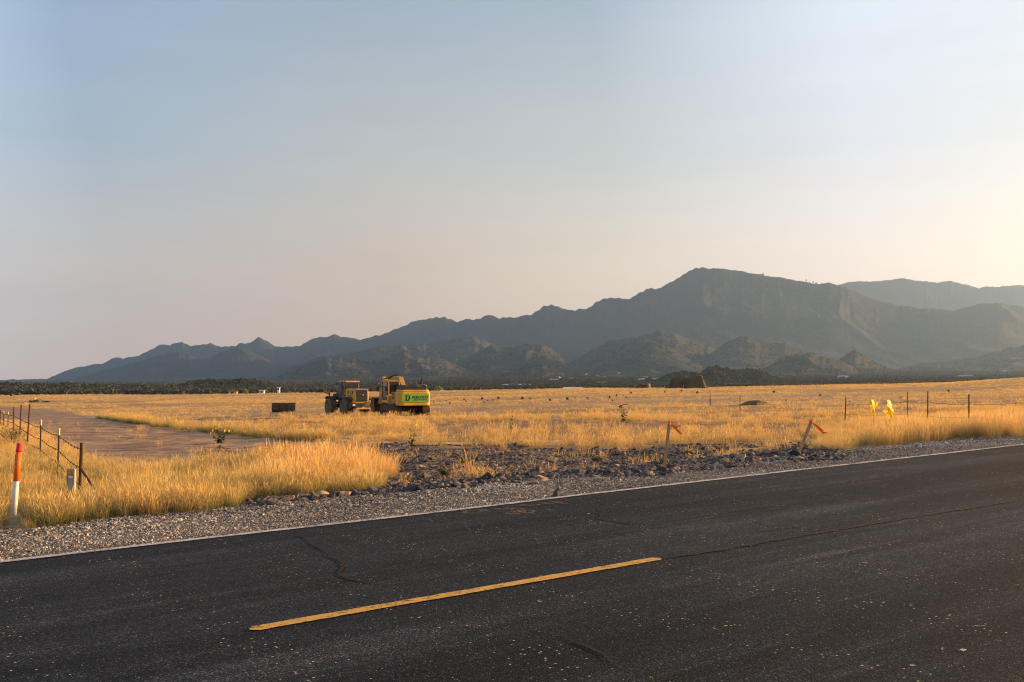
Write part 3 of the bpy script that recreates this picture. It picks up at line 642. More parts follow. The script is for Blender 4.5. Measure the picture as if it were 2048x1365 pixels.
# ------------------------------------------------------------------ scattered stuff (grass, stones, woodland)
VAR = bpy.data.collections.new('variants')          # source meshes only, not linked to the scene
def variant(name, me):
    o = bpy.data.objects.new(name, me); return o
def scatter(name, label, P, rot, scl, idx, tint, sources, cat=None):
    col = bpy.data.collections.new(name + '_source')
    for k, me in enumerate(sources):
        o = bpy.data.objects.new('%s_piece_%02d' % (name, k), me); col.objects.link(o)
    me = mesh_pts(name, P, rot, scl, idx, tint)
    ob = link(name, me); tag(ob, label, cat, None, 'stuff')
    ng = bpy.data.node_groups.new(name, 'GeometryNodeTree')
    ng.interface.new_socket('Geometry', in_out='INPUT', socket_type='NodeSocketGeometry')
    ng.interface.new_socket('Geometry', in_out='OUTPUT', socket_type='NodeSocketGeometry')
    N = ng.nodes.new; Lk = ng.links.new
    gi = N('NodeGroupInput'); go = N('NodeGroupOutput'); iop = N('GeometryNodeInstanceOnPoints')
    ci = N('GeometryNodeCollectionInfo'); ci.inputs['Collection'].default_value = col; ci.inputs['Separate Children'].default_value = True; ci.inputs['Reset Children'].default_value = True
    def na(nm, ty):
        n = N('GeometryNodeInputNamedAttribute'); n.data_type = ty; n.inputs['Name'].default_value = nm; return n.outputs[0]
    e2r = N('FunctionNodeEulerToRotation')
    Lk(gi.outputs[0], iop.inputs['Points']); Lk(ci.outputs[0], iop.inputs['Instance']); iop.inputs['Pick Instance'].default_value = True
    Lk(na('idx', 'INT'), iop.inputs['Instance Index']); Lk(na('rot', 'FLOAT_VECTOR'), e2r.inputs[0]); Lk(e2r.outputs[0], iop.inputs['Rotation'])
    Lk(na('scl', 'FLOAT_VECTOR'), iop.inputs['Scale']); Lk(iop.outputs[0], go.inputs[0])
    md = ob.modifiers.new('scatter', 'NODES'); md.node_group = ng
    return ob
def mesh_pts(name, P, rot, scl, idx, tint):
    n = len(P); me = bpy.data.meshes.new(name); me.vertices.add(n); me.vertices.foreach_set('co', np.asarray(P, np.float32).ravel())
    def A(nm, ty, arr, key):
        a = me.attributes.new(nm, ty, 'POINT'); a.data.foreach_set(key, arr.ravel())
    scl = np.asarray(scl, np.float32)
    if scl.ndim == 1: scl = np.repeat(scl[:, None], 3, 1)
    A('rot', 'FLOAT_VECTOR', np.asarray(rot, np.float32), 'vector'); A('scl', 'FLOAT_VECTOR', scl, 'vector')
    A('idx', 'INT', np.asarray(idx, np.int32), 'value'); A('tint', 'FLOAT', np.asarray(tint, np.float32), 'value')
    me.update(); return me

# grass: blades as bent tapering ribbons, seed heads as a widened top
gm = NT('dry_grass_blades')
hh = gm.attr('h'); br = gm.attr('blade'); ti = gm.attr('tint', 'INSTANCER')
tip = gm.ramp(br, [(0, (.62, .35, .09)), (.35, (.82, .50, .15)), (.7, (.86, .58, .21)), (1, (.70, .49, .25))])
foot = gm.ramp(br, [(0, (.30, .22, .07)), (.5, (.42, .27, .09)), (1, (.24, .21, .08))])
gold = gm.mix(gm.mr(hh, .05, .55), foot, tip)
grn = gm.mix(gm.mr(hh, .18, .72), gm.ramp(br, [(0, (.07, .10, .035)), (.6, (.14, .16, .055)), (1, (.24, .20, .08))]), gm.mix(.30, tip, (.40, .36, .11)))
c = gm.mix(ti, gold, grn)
gm.base(c); gm.set(.65, 0, .25); gm.translucent(c, .38)
def tuft(nb, hmin, hmax, spread, lean, width, head=.35, seed=0):
    r = np.random.default_rng(seed); V = []; F = []; H = []; B = []
    for i in range(nb):
        an = r.uniform(0, 2 * math.pi); rad = spread * math.sqrt(r.uniform(0, 1)); x0, y0 = rad * math.cos(an), rad * math.sin(an)
        h = r.uniform(hmin, hmax); ld = an + r.normal(0, .9); ln = h * abs(r.normal(0, lean)) + .02; w = width * r.uniform(.7, 1.3)
        fa = r.uniform(0, math.pi); wx, wy = math.cos(fa), math.sin(fa); bv = r.uniform(0, 1); hd = r.uniform(0, 1) < head
        prof = [(0, 1), (.35, .85), (.68, .6), (1, .08)] if not hd else [(0, .8), (.4, .6), (.74, .45), (.82, 1.9), (.93, 1.5), (1, .2)]
        b = len(V)
        for t, ww in prof:
            cx = x0 + math.cos(ld) * ln * t * t; cy = y0 + math.sin(ld) * ln * t * t; cz = h * (t - .12 * (ln / h) * t * t)
            for sg in (-.5, .5): V.append((cx + wx * w * ww * sg, cy + wy * w * ww * sg, cz)); H.append(cz / hmax); B.append(bv)
        for k in range(len(prof) - 1): F.append((b + 2 * k, b + 2 * k + 1, b + 2 * k + 3, b + 2 * k + 2))
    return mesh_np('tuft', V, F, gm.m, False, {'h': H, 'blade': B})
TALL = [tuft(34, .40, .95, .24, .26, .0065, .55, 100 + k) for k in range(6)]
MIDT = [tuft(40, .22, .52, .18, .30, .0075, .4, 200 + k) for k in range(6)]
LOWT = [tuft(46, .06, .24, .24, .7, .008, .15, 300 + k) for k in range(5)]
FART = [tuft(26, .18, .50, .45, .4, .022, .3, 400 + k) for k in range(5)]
def sample_sector(n, y0, y1, tx0=-.57, tx1=.57, power=1.0):
    u = rng.uniform(0, 1, n); Y = (y0 ** (1 + power) + u * (y1 ** (1 + power) - y0 ** (1 + power))) ** (1 / (1 + power))
    tx = rng.uniform(tx0, tx1, n); X = tx * Y; Zt = terrain(X, Y); return X, Y, Zt
def rots(n, tilt=.14):
    return np.stack([rng.normal(0, tilt, n), rng.normal(0, tilt, n), rng.uniform(0, 6.283, n)], -1)
# keep grass out of the machines' tyre spots and the road
def put_grass(name, label, XYZ, keep, src, s0, s1, tint, mul=None):
    X, Y, Zt = [a[keep] for a in XYZ]; n = len(X)
    sc = rng.uniform(s0, s1, n) * (mul[keep] if mul is not None else 1); sc3 = np.stack([sc, sc, sc * rng.uniform(.85, 1.15, n)], -1)
    return scatter(name, label, np.stack([X, Y, Zt - .02], -1), rots(n), sc3, rng.integers(0, len(src), n), np.clip(tint[keep] if hasattr(tint, '__len__') else np.full(n, tint), 0, 1), src, 'grass')
# 1. the tall stand left of the approach and along the left fence
XYZ = sample_sector(34000, 10.5, 75, -.60, -.08, .25); X, Y, Z = XYZ; px, py, pj, qj = regions(X, Y, Z); s_, v_ = sv(X, Y)
den = np.clip(.35 + 1.1 * (fbm(X * .6, Y * .6, 201, 3) - .25), .25, 1) * np.clip(1.35 - Y / 90, .35, 1)
keep = in_poly(pj, qj, P_TALL) & (rng.uniform(0, 1, len(X)) < den * (1 - .6 * sstep(700, 800, px))) & ~((np.abs(px - 27) < 26) & (Y < 16.2))
hm_ = (.55 + .17 * sstep(170, 260, px) + .34 * sstep(420, 620, px) - .38 * sstep(735, 800, px)) * (.62 + .38 * sstep(.3, 2.6, v_ - 12.8)) * (.8 + .4 * fbm(X * .5, Y * .5, 209, 2))
mkp = ((np.abs(px - 30) < 50) & (Y < 16.4)) | ((np.abs(px - 146) < 20) & (Y < 16.8)); hm_ = np.where(mkp, hm_ * .45, hm_)
tn = fbm(X * .35, Y * .35, 205, 3); greenish = np.clip(sstep(.3, .62, tn + .35 * (1 - sstep(.0, 4.5, v_ - 12.6)) + .24 - .5 * sstep(430, 600, px)), 0, 1) * (1 - .6 * sstep(24, 34, Y))
put_grass('tall_grass', 'tall golden dry grass left of the rocky field entrance', XYZ, keep, TALL, .55, .92, greenish, hm_)
# low green and straw fringe at the foot of it, by the gravel
XYZ = sample_sector(18000, 9.5, 24, -.60, -.08, .5); X, Y, Z = XYZ; px, py, pj, qj = regions(X, Y, Z); s_, v_ = sv(X, Y)
gE = np.clip(12.9 - .048 * s_, 11.2, 13.6) + (fbm(X * .8, Y * .8, 77, 3) - .5) * 1.0
keep = (px < 760) & (v_ > gE - .15 * rng.uniform(0, 1, len(X))) & (v_ < 15.5) & ((px < 480) | (v_ > gE + .9)) & (rng.uniform(0, 1, len(X)) < .6) 
put_grass('verge_grass', 'short green and straw grass fringing the gravel shoulder on the left', XYZ, keep, MIDT, .35, .8, sstep(.22, .48, fbm(X * .9, Y * .9, 215, 3)), np.where((np.abs(px - 26) < 17) & (Y < 16.2), .12, 1) * np.where((np.abs(px - 30) < 40) & (Y < 16.2), .5, 1))
# 2. dense stand right, beside the road
XYZ = sample_sector(20000, 19, 62, .26, .62, .6); X, Y, Z = XYZ; px, py, pj, qj = regions(X, Y, Z)
keep = in_poly(pj, qj, P_RIGHT) & (rng.uniform(0, 1, len(X)) < .95)
put_grass('roadside_grass', 'dense straw coloured grass stand beside the road at the right', XYZ, keep, TALL, .5, .85, sstep(.5, .75, fbm(X * .3, Y * .3, 225, 3)) * .3 + .4 * (1 - sstep(1690, 1790, px)), (.48 + .5 * fbm(X * .5, Y * .5, 229, 3)) * (.7 + .3 * sstep(1690, 1800, px)))
# 3. the field
XYZ = sample_sector(70000, 15, 70, -.58, .60, 1.0); X, Y, Z = XYZ; px, py, pj, qj = regions(X, Y, Z); s_, v_ = sv(X, Y)
dk = in_poly(pj, qj, P_DIRT); inf = (v_ > 13.4) & (~dk | (rng.uniform(0, 1, len(X)) < .25)) & ~in_poly(pj, qj, P_TALL)
rock = in_poly(pj, qj, P_ROCK); fr = in_poly(pj, qj, P_FRINGE); gap = in_poly(pj, qj, P_GAP)
nz = fbm(X * .16, Y * .42, 231, 4); nz2 = fbm(X * .9, Y * .9, 237, 3)
u = rng.uniform(0, 1, len(X))
pr = np.where(rock | dk, .003, np.where(fr, .05 + .05 * sstep(.4, .6, nz2), np.where(gap, .004 + .02 * sstep(.5, .62, nz), .006 + .07 * sstep(.47, .60, nz))))
keep = inf & (u < pr)
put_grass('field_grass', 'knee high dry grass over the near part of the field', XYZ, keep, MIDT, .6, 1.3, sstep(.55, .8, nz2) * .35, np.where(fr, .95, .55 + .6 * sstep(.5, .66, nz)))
u2 = rng.uniform(0, 1, len(X)); keep2 = inf & (~rock | (u2 < .007)) & (u2 < np.where(fr, .05, np.where(gap | dk, .010, .008 + .11 * sstep(.46, .60, nz))))
put_grass('low_grass', 'low matted straw between the grass tufts of the field', (X, Y, Z), keep2, LOWT, .8, 1.5, sstep(.55, .75, nz) * .5)
XYZ = sample_sector(60000, 66, 345, -.60, .60, .55); X, Y, Z = XYZ; px, py, pj, qj = regions(X, Y, Z)
nz = fbm(X * .05, Y * .14, 251, 4); u = rng.uniform(0, 1, len(X))
keep = ~in_poly(px, py, P_DIRT) & (u < .04 + .7 * sstep(.44, .58, nz))
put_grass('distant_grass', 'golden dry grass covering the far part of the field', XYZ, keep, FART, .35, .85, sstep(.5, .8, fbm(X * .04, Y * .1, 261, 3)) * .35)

XYZ = sample_sector(26000, 30, 95, -.60, -.18, .6); X, Y, Z = XYZ; px, py, pj, qj = regions(X, Y, Z)
P_WEEDY = [(-200, 808), (60, 812), (130, 819), (235, 835), (345, 851), (440, 861), (570, 873), (700, 880), (690, 887), (560, 881), (440, 869), (340, 859), (230, 843), (120, 824), (50, 818), (-200, 813)]
keep = in_poly(px, py, P_WEEDY) & (rng.uniform(0, 1, len(X)) < .35 + .6 * sstep(.42, .58, fbm(X * .3, Y * .3, 271, 3)))
put_grass('track_edge_grass', 'grey green grass strip along the far edge of the dirt track', XYZ, keep, MIDT, .7, 1.3, np.clip(.5 + fbm(X * .5, Y * .5, 273, 2), 0, 1))
# stones
def stone_mat(name, stops):
    n = NT(name); oi = n.attr('tint', 'INSTANCER'); v = n.coord('Object')
    c = n.ramp(oi, stops); c = n.mix(n.mr(n.noise(v, 9, 4), .4, .7, 0, .5), c, (.14, .10, .075))
    n.base(c); n.set(.85, 0, .2); n.bump(n.noise(v, 14, 4), .4, .02); return n.m
def stone(seed, flat=.6, ico=1, mat=None, rough=.5):
    r = random.Random(seed); bm = bmesh.new(); bmesh.ops.create_icosphere(bm, subdivisions=ico, radius=.5)
    ax = [Vector((r.uniform(-1, 1), r.uniform(-1, 1), r.uniform(-1, 1))).normalized() for _ in range(10)]; dd = [r.uniform(.16, .36) for _ in ax]
    for v in bm.verts:
        for a, d in zip(ax, dd):                     # cut flats, like broken rock
            t = v.co.dot(a)
            if t > d: v.co -= a * (t - d) * .92
        v.co += Vector((r.uniform(-1, 1), r.uniform(-1, 1), r.uniform(-1, 1))) * rough * .12
        v.co.x *= 1.2; v.co.z *= flat
    me = bpy.data.meshes.new('stone'); bm.to_mesh(me); bm.free()
    if mat: me.materials.append(mat)
    return me
pebm = stone_mat('gravel_stones', [(0, (.04, .045, .055)), (.28, (.10, .095, .095)), (.48, (.26, .225, .19)), (.75, (.50, .42, .34)), (1, (.78, .73, .66))])
rockm = stone_mat('broken_slate_rock', [(0, (.035, .035, .040)), (.5, (.085, .078, .082)), (.75, (.18, .13, .10)), (1, (.45, .30, .19))])
PEB = [stone(k, .65, 1, pebm) for k in range(6)]; ROK = [stone(50 + k, .6, 2, rockm, .4) for k in range(8)]
n = 250000; sg = -7 + 42 * rng.uniform(0, 1, n) ** 1.35; vg = 9.86 + rng.uniform(0, 1, n) * 3.6
X = sg * UX - vg * UY; Y = sg * UY + vg * UX; ge_ = np.clip(12.9 - .048 * sg, 11.2, 13.6) + (fbm(X * .8, Y * .8, 77, 3) - .5) * 1.2
keep = (vg < ge_) & (np.abs(X / np.maximum(Y, 1)) < .56) & (Y > 5) & ((vg > 10.05) | (rng.uniform(0, 1, n) < .4)); X, Y, vg = X[keep], Y[keep], vg[keep]; Z = terrain(X, Y); k_ = len(X)
sz = np.exp(rng.normal(math.log(.019), .40, k_)) * np.where(vg > 11.2, 1.15, .85)
pal = np.clip(rng.uniform(0, 1, k_) * .8 + .5 * (fbm(X * .5, Y * .8, 300, 3) - .3), 0, 1)
scatter('gravel', 'tan and grey gravel on the road shoulder', np.stack([X, Y, Z + sz * .12], -1), rng.uniform(0, 6.28, (k_, 3)) * [.15, .15, 1], sz, rng.integers(0, 6, k_), pal, PEB, 'gravel')
XYZ = sample_sector(150000, 12, 48, -.45, .42, .5); X, Y, Z = XYZ; px, py, pj, qj = regions(X, Y, Z)
keep = in_poly(pj, qj, P_ROCK) & (rng.uniform(0, 1, len(X)) < .30 + 1.2 * sstep(.4, .62, fbm(X * .45, Y * .8, 311, 4)))
X, Y, Z = X[keep], Y[keep], Z[keep]; k_ = len(X); sz = np.exp(rng.normal(math.log(.058), .55, k_)).clip(.03, .24)
scatter('broken_rock', 'dark slate coloured broken rock spread over the field entrance', np.stack([X, Y, Z + sz * .08], -1), np.stack([rng.normal(0, .25, k_), rng.normal(0, .25, k_), rng.uniform(0, 6.28, k_)], -1), sz, rng.integers(0, 8, k_), np.clip(rng.uniform(0, 1, k_) ** 1.15, 0, 1), ROK, 'rocks')

n = 9000; sr = rng.uniform(-2, 32, n); X0 = sr * UX; ge2 = np.clip(12.9 - .048 * sr, 11.2, 13.6); vr_ = ge2 + rng.normal(.45, .28, n)
X = sr * UX - vr_ * UY; Y = sr * UY + vr_ * UX; Z = terrain(X, Y); px, py = project(X, Y, Z); d_ = fbm(X * .8, Y * .8, 321, 3)
keep = (px > 495) & (px < 1680) & (rng.uniform(0, 1, n) < sstep(.38, .55, d_) * .9 + .1); X, Y, Z = X[keep], Y[keep], Z[keep]; k_ = len(X); sz = np.exp(rng.normal(math.log(.085), .45, k_)).clip(.04, .26)
scatter('rock_row', 'row of broken dark rocks along the outer edge of the gravel', np.stack([X, Y, Z + sz * .12], -1), np.stack([rng.normal(0, .3, k_), rng.normal(0, .3, k_), rng.uniform(0, 6.28, k_)], -1), sz, rng.integers(0, 8, k_), np.clip(rng.uniform(0, 1, k_) ** 1.5, 0, 1), ROK, 'rocks')

# woodland of the valley floor and the foothills
def crown_mesh(name, seed, n=60, cone=.0, mat=None, leaf=.34):
    r = random.Random(seed); V = []; F = []
    for i in range(n):
        a = r.uniform(0, 6.283); z = r.uniform(.08, 1); rad = math.sqrt(max(.04, 1 - (2 * z - 1.0) ** 2)) * .5
        if cone: rad *= (1.15 - z) ** cone
        rad *= r.uniform(.55, 1.08); c = Vector((rad * math.cos(a), rad * math.sin(a), z)); s = leaf * r.uniform(.6, 1.2)
        e = Euler((r.uniform(0, 6), r.uniform(0, 6), r.uniform(0, 6))); b = len(V)
        for q in ((-1, -.7, 0), (1, -.7, 0), (.75, .8, .25), (-.75, .8, -.25)):
            p = Vector(q) * s * .5; p.rotate(e); V.append(tuple(c + p))
        F.append((b, b + 1, b + 2, b + 3))
    return mesh_np(name, V, F, mat)
def leafmat(name, a, b, trans=.15):
    n = NT(name); oi = n.n('ShaderNodeObjectInfo'); v = n.coord('Object')
    c = n.mix(n.math('MULTIPLY', n.math('ADD', oi.outputs['Random'], n.noise(v, 3, 2)), .5), a, b); n.base(c); n.set(.8, 0, .1); n.translucent(c, trans); return n.m
junm = leafmat('juniper_foliage', (.040, .048, .032), (.115, .108, .066))
JUN = [crown_mesh('juniper', k, 46, 0, junm, .42) for k in range(6)]
n = 90000; tx = rng.uniform(-.58, .58, n); Y = 700 * (4600 / 700) ** rng.uniform(0, 1, n) ** .8; X = tx * Y
pxn = 1024 + 1989.5 * tx
cl = fbm(X / 90, Y / 160, 401, 4); keep = rng.uniform(0, 1, n) < np.clip(sstep(.36, .58, cl) * 1.0 + .05, 0, 1) * np.where(Y < 1500, 1, .75)
keep &= ~((pxn < 700) & (Y > 1600) & (rng.uniform(0, 1, n) < .85))
keep |= (pxn > 1285) & (pxn < 1600) & (Y > 1380) & (Y < 1900) & (rng.uniform(0, 1, n) < .95); keep |= (pxn > 330) & (pxn < 600) & (Y < 1450) & (rng.uniform(0, 1, n) < .8)
X, Y = X[keep], Y[keep]; Z = terrain(X, Y); k_ = len(X); sz = rng.uniform(2.8, 5.6, k_) * np.where(Y < 1500, .9, 1.15)
# a few pines on the crest of the right-hand ridge
nx = 260; txr = rng.uniform(.24, .56, nx); YR = 6450 + rng.normal(0, 60, nx); YR = np.where(txr > .34, 9300 + rng.normal(0, 60, nx), YR); XR = txr * YR
sel = rng.uniform(0, 1, nx) < sstep(.45, .6, fbm(txr * 60, txr * 0, 411, 2)); XR, YR = XR[sel], YR[sel]; ZR = terrain(XR, YR)
P = np.concatenate([np.stack([X, Y, Z - .4], -1), np.stack([XR, YR, ZR - 3], -1)]); kk = len(P)
s3 = np.concatenate([np.stack([sz * 1.15, sz * 1.15, sz * .85], -1), np.stack([np.full(len(XR), 9.), np.full(len(XR), 9.), rng.uniform(7, 13, len(XR))], -1)])
scatter('juniper_woodland', 'dark juniper woodland across the valley floor and foothills', P, np.stack([np.zeros(kk), np.zeros(kk), rng.uniform(0, 6.28, kk)], -1), s3, rng.integers(0, 6, kk), rng.uniform(0, 1, kk), JUN, 'woodland')
#--END2

# ------------------------------------------------------------------ excavator (x right, y forward away from the camera, z up)
def text_mesh(body, size, mat, shear=0, weight=0, space=1.0, depth=.004):
    cu = bpy.data.curves.new('lettering', 'FONT'); cu.body = body; cu.size = size; cu.shear = shear; cu.offset = weight
    cu.align_x = 'CENTER'; cu.align_y = 'CENTER'; cu.extrude = depth; cu.space_character = space
    t = bpy.data.objects.new('tmp', cu); COL.objects.link(t); bpy.context.view_layer.update()
    me = bpy.data.meshes.new_from_object(t.evaluated_get(bpy.context.evaluated_depsgraph_get())); bpy.data.objects.remove(t)
    me.materials.clear(); me.materials.append(mat); return me
def add_text(name, parent, body, size, mat, loc, rot, width=None, **kw):
    o = link(name, text_mesh(body, size, mat, **kw), parent, loc, rot)
    if width:
        xs = [v.co.x for v in o.data.vertices]; k = width / (max(xs) - min(xs))
        for v in o.data.vertices: v.co.x *= k
    return o
def track_outline(L, H, n=8):
    r = H / 2; pts = []
    for i in range(n + 1): a = -math.pi / 2 + math.pi * i / n; pts.append((L / 2 - r + r * math.cos(a), r + r * math.sin(a)))
    for i in range(n + 1): a = math.pi / 2 + math.pi * i / n; pts.append((-L / 2 + r + r * math.cos(a), r + r * math.sin(a)))
    return pts
pe = at(809, 84.0)
ex = thing('excavator', 'yellow tracked excavator with green company banner across its counterweight', 'excavator', pe, R(25))
for sx in (-1, 1):
    mb = MB(); mb.prism(track_outline(4.1, .92), sx * 1.22 - .3, sx * 1.22 + .3, 'x')
    for i in range(26):                                  # grouser bars round the belt
        t = i / 26 * 2 * (4.1 - .92) + i / 26 * math.pi * .92; Ls = 4.1 - .92; r = .47
        if t < Ls: y, z, a = -Ls / 2 + t, 0.0, 0
        elif t < Ls + math.pi * .46: q = (t - Ls) / .46; y, z, a = Ls / 2 + r * math.sin(q), .46 - r * math.cos(q), q
        elif t < 2 * Ls + math.pi * .46: y, z, a = Ls / 2 - (t - Ls - math.pi * .46), .93, math.pi
        else: q = (t - 2 * Ls - math.pi * .46) / .46; y, z, a = -Ls / 2 - r * math.sin(q), .46 + r * math.cos(q), math.pi + q
        mb.box((sx * 1.22, y, max(z, .02)), (.62, .05, .05), (a, 0, 0))
    tr = mb.build('track', M['track'], ex)
    wb = MB()
    for y in (-1.55, -1.0, -.5, 0, .5, 1.0, 1.55): wb.cyl((sx * (1.22 + .31), y, .30 if abs(y) < 1.4 else .46), .17 if abs(y) < 1.4 else .36, .05, 'x', 14)
    wb.build('roller', M['rust'], tr)
MB().box((0, 0, .55), (1.9, 1.6, .45)).box((0, -.9, .5), (1.6, .5, .3)).box((0, .9, .5), (1.6, .5, .3)).build('undercarriage', M['rust'], ex, .04)
MB().cyl((0, 0, .86), .78, .16).build('slew_ring', M['rimorange'], ex)
MB().box((0, -.25, 1.0), (2.7, 3.6, .16)).box((-1.0, 1.6, .95), (.9, .9, .14)).build('deck', M['black'], ex, .03)
# counterweight: rounded rear corners
def cw_pts(w, y0, y1, r=.42, n=6):
    p = [(-w / 2, y1), (-w / 2, y0 + r)]
    for i in range(1, n + 1): a = math.pi + (math.pi / 2) * i / n; p.append((-w / 2 + r + r * math.cos(a), y0 + r + r * math.sin(a)))
    for i in range(n + 1): a = 1.5 * math.pi + (math.pi / 2) * i / n; p.append((w / 2 - r + r * math.cos(a), y0 + r + r * math.sin(a)))
    return p + [(w / 2, y1)]
cw = MB().prism(cw_pts(2.76, -2.75, -1.75), .86, 1.98, 'z')
cw.prism(cw_pts(2.66, -2.62, -1.75, .4), 1.98, 2.15, 'z')
cwo = cw.build('counterweight', M['yellow'], ex, .05, True)
for p in cwo.data.polygons: p.use_smooth = False
MB().box((0, -2.775, 1.49), (2.30, .03, .70)).build('banner', M['green_sign'], cwo)
bl = MB()                                                # round emblem: broken ring with a slanted bar and a bold right limb
def arc(mb, c, r0, r1, a0, a1, y=-2.797, n=14, shear=.15):
    b = len(mb.v)
    for i in range(n + 1):
        a = R(a0 + (a1 - a0) * i / n)
        for rr_, yy in ((r0, y), (r1, y), (r1, y + .01), (r0, y + .01)):
            z = math.sin(a) * rr_; mb.v.append((c[0] + math.cos(a) * rr_ * .86 + z * shear, yy, c[1] + z))
    for i in range(n):
        for k in range(4): mb.f.append((b + 4 * i + k, b + 4 * i + (k + 1) % 4, b + 4 * (i + 1) + (k + 1) % 4, b + 4 * (i + 1) + k))
arc(bl, (-.74, 1.49), .18, .30, -75, 45); arc(bl, (-.74, 1.49), .245, .29, 70, 130)
bl.prism([(-.90, 1.26), (-.79, 1.26), (-.72, 1.64), (-.81, 1.66)], -2.797, -2.787, 'y')
bl.prism([(-.94, 1.67), (-.62, 1.68), (-.62, 1.63), (-.94, 1.62)], -2.799, -2.789, 'y')
bl.build('emblem', M['decal_black'], cwo)
add_text('lettering', cwo, 'BULLOCH', .30, M['decal_black'], (.36, -2.796, 1.54), (R(90), 0, 0), width=1.36, shear=.3, weight=.008)
add_text('lettering', cwo, 'DIRTWORKS', .115, M['decal_black'], (.40, -2.796, 1.325), (R(90), 0, 0), width=1.12, weight=.004, space=1.2)
MB().box((.05, -2.66, 1.93), (.22, .12, .10)).build('latch', M['rust'], cwo, .02)
# engine hood, side panels with louvres
MB().box((.2, -1.2, 1.62), (2.2, 1.15, 1.05)).box((.75, .2, 1.5), (1.15, 1.8, .85)).build('side_panel', M['yellow_dirty'], ex, .04)
MB().box((-1.12, -1.15, 1.5), (.46, 1.2, .95)).build('left_door_panel', M['yellow_dirty'], ex, .04).name = 'door_panel'
lv = MB()
for k in range(2):
    for q in range(3): lv.box((-1.355, -1.35 + .26 * q, 1.80 - k * .32), (.02, .13, .24), (0, R(0), 0))
lv.build('louvre', M['rust'], ex)
MB().box((.15, -1.35, 2.28), (2.2, 1.5, .36)).box((.15, -1.35, 2.5), (2.0, 1.3, .1)).build('engine_hood', M['black'], ex, .07)
MB().tube([(1.02, -1.35, 2.4), (1.02, -1.35, 2.95), (1.06, -1.45, 3.15)], .07, 10).box((.92, -1.3, 2.62), (.2, .2, .3)).build('exhaust', M['rust'], ex)
MB().tube([(1.30, -1.9, 2.16), (1.22, -1.9, 2.50), (1.1, -1.9, 2.55)], .035, 8).tube([(-.75, -1.95, 2.1), (-.65, -1.95, 2.5), (1.1, -1.95, 2.55)], .03, 8).build('guard_rail', M['chrome'], ex)
MB().box((-1.2, -.55, .95), (.4, 1.3, .1)).build('walkway', M['chrome'], ex, .01)
# cab
cb = MB()
for (x, y) in ((-1.38, .1), (-.45, .1), (-1.38, 1.75), (-.45, 1.75)): cb.box((x, y, 1.97), (.10, .10, 1.69))
cb.box((-.915, .92, 1.15), (1.03, 1.75, .2)).box((-.915, .1, 1.5), (.83, .06, .55)).box((-1.38, .5, 1.45), (.06, .75, .5))
cab = cb.build('cab', M['yellow'], ex, .025)
MB().box((-.915, .92, 2.86), (1.12, 1.85, .12)).build('roof', M['yellow_dirty'], cab, .04)
MB().box((-.915, .12, 2.28), (.82, .02, 1.04)).build('rear_window', M['glass'], cab)
MB().box((-1.37, 1.05, 1.97), (.03, 1.3, 1.54)).box((-.47, .95, 2.12), (.02, 1.6, 1.24)).box((-.915, 1.76, 2.02), (.85, .02, 1.44)).build('side_window', M['glass'], cab)
MB().box((-1.395, 1.05, 1.35), (.04, 1.32, .45)).box((-1.40, .42, 1.97), (.04, .07, 1.6)).box((-1.40, 1.7, 1.97), (.04, .05, 1.6)).build('door', M['black'], cab, .01)
MB().tube([(-1.42, 1.8, 1.5), (-1.65, 1.85, 1.55), (-1.7, 1.85, 1.1), (-1.5, 1.8, .95)], .02, 6).build('handrail', M['chrome'], cab)
MB().tube([(-1.42, 1.75, 2.4), (-1.75, 1.85, 2.4)], .02, 6).box((-1.78, 1.85, 2.2), (.2, .06, .36)).build('mirror', M['black'], cab)
# boom, stick, bucket resting on the ground out in front
bo = MB(); bz = [(.4, 1.3), (.8, 2.2), (1.7, 3.02), (2.7, 3.1), (5.9, 2.5)]; bt = [.30, .42, .46, .42, .24]
up = []; lo = []
for i, (y, z) in enumerate(bz):
    d = Vector((bz[min(i + 1, 4)][0] - bz[max(i - 1, 0)][0], bz[min(i + 1, 4)][1] - bz[max(i - 1, 0)][1])).normalized()
    up.append((y - d.y * bt[i] * .55, z + d.x * bt[i] * .55)); lo.append((y + d.y * bt[i] * .55, z - d.x * bt[i] * .55))
for i in range(4): bo.prism([lo[i], lo[i + 1], up[i + 1], up[i]], -.02, .40, 'x')
boom = bo.build('boom', M['yellow_dirty'], ex, .03)
for sx in (-.12, .50): MB().tube([(sx, 1.5, 1.15), (sx, 2.2, 2.1)], .085, 10).tube([(sx, 2.2, 2.1), (sx, 2.6, 2.8)], .05, 8).build('hydraulic_ram', M['black'], boom)
MB().tube([(.19, 2.6, 3.42), (.19, 4.6, 3.2)], .10, 10).tube([(.19, 4.6, 3.2), (.19, 6.2, 3.1)], .055, 8).build('hydraulic_ram', M['rust'], boom)
MB().tube([(.05, 1.2, 2.85), (.05, 1.9, 3.45), (.05, 2.9, 3.42)], .03, 6).tube([(.3, 1.1, 2.7), (.3, 1.8, 3.4), (.3, 2.8, 3.4)], .03, 6).build('hose', M['black'], boom)
stick = MB().prism([(5.65, 3.0), (6.25, 3.3), (6.45, 2.9), (7.55, .95), (7.3, .8), (5.8, 2.4)], .02, .36, 'x').build('stick', M['yellow_dirty'], ex, .03)
MB().tube([(.19, 6.6, 3.1), (.19, 7.35, 1.9)], .09, 10).tube([(.19, 7.35, 1.9), (.19, 7.75, 1.35)], .05, 8).build('hydraulic_ram', M['rust'], stick)
bk = MB(); prof = [(7.3, 1.35), (7.9, 1.45), (8.35, 1.1), (8.4, .55), (8.05, .08), (7.35, .02)]
inn = [(7.34, 1.28), (7.86, 1.36), (8.26, 1.06), (8.3, .58), (8.0, .15), (7.36, .09)]
for i in range(5): bk.prism([prof[i], prof[i + 1], inn[i + 1], inn[i]], -.42, .80, 'x')
for x in (-.42, .77): bk.prism(prof, x, x + .04, 'x')
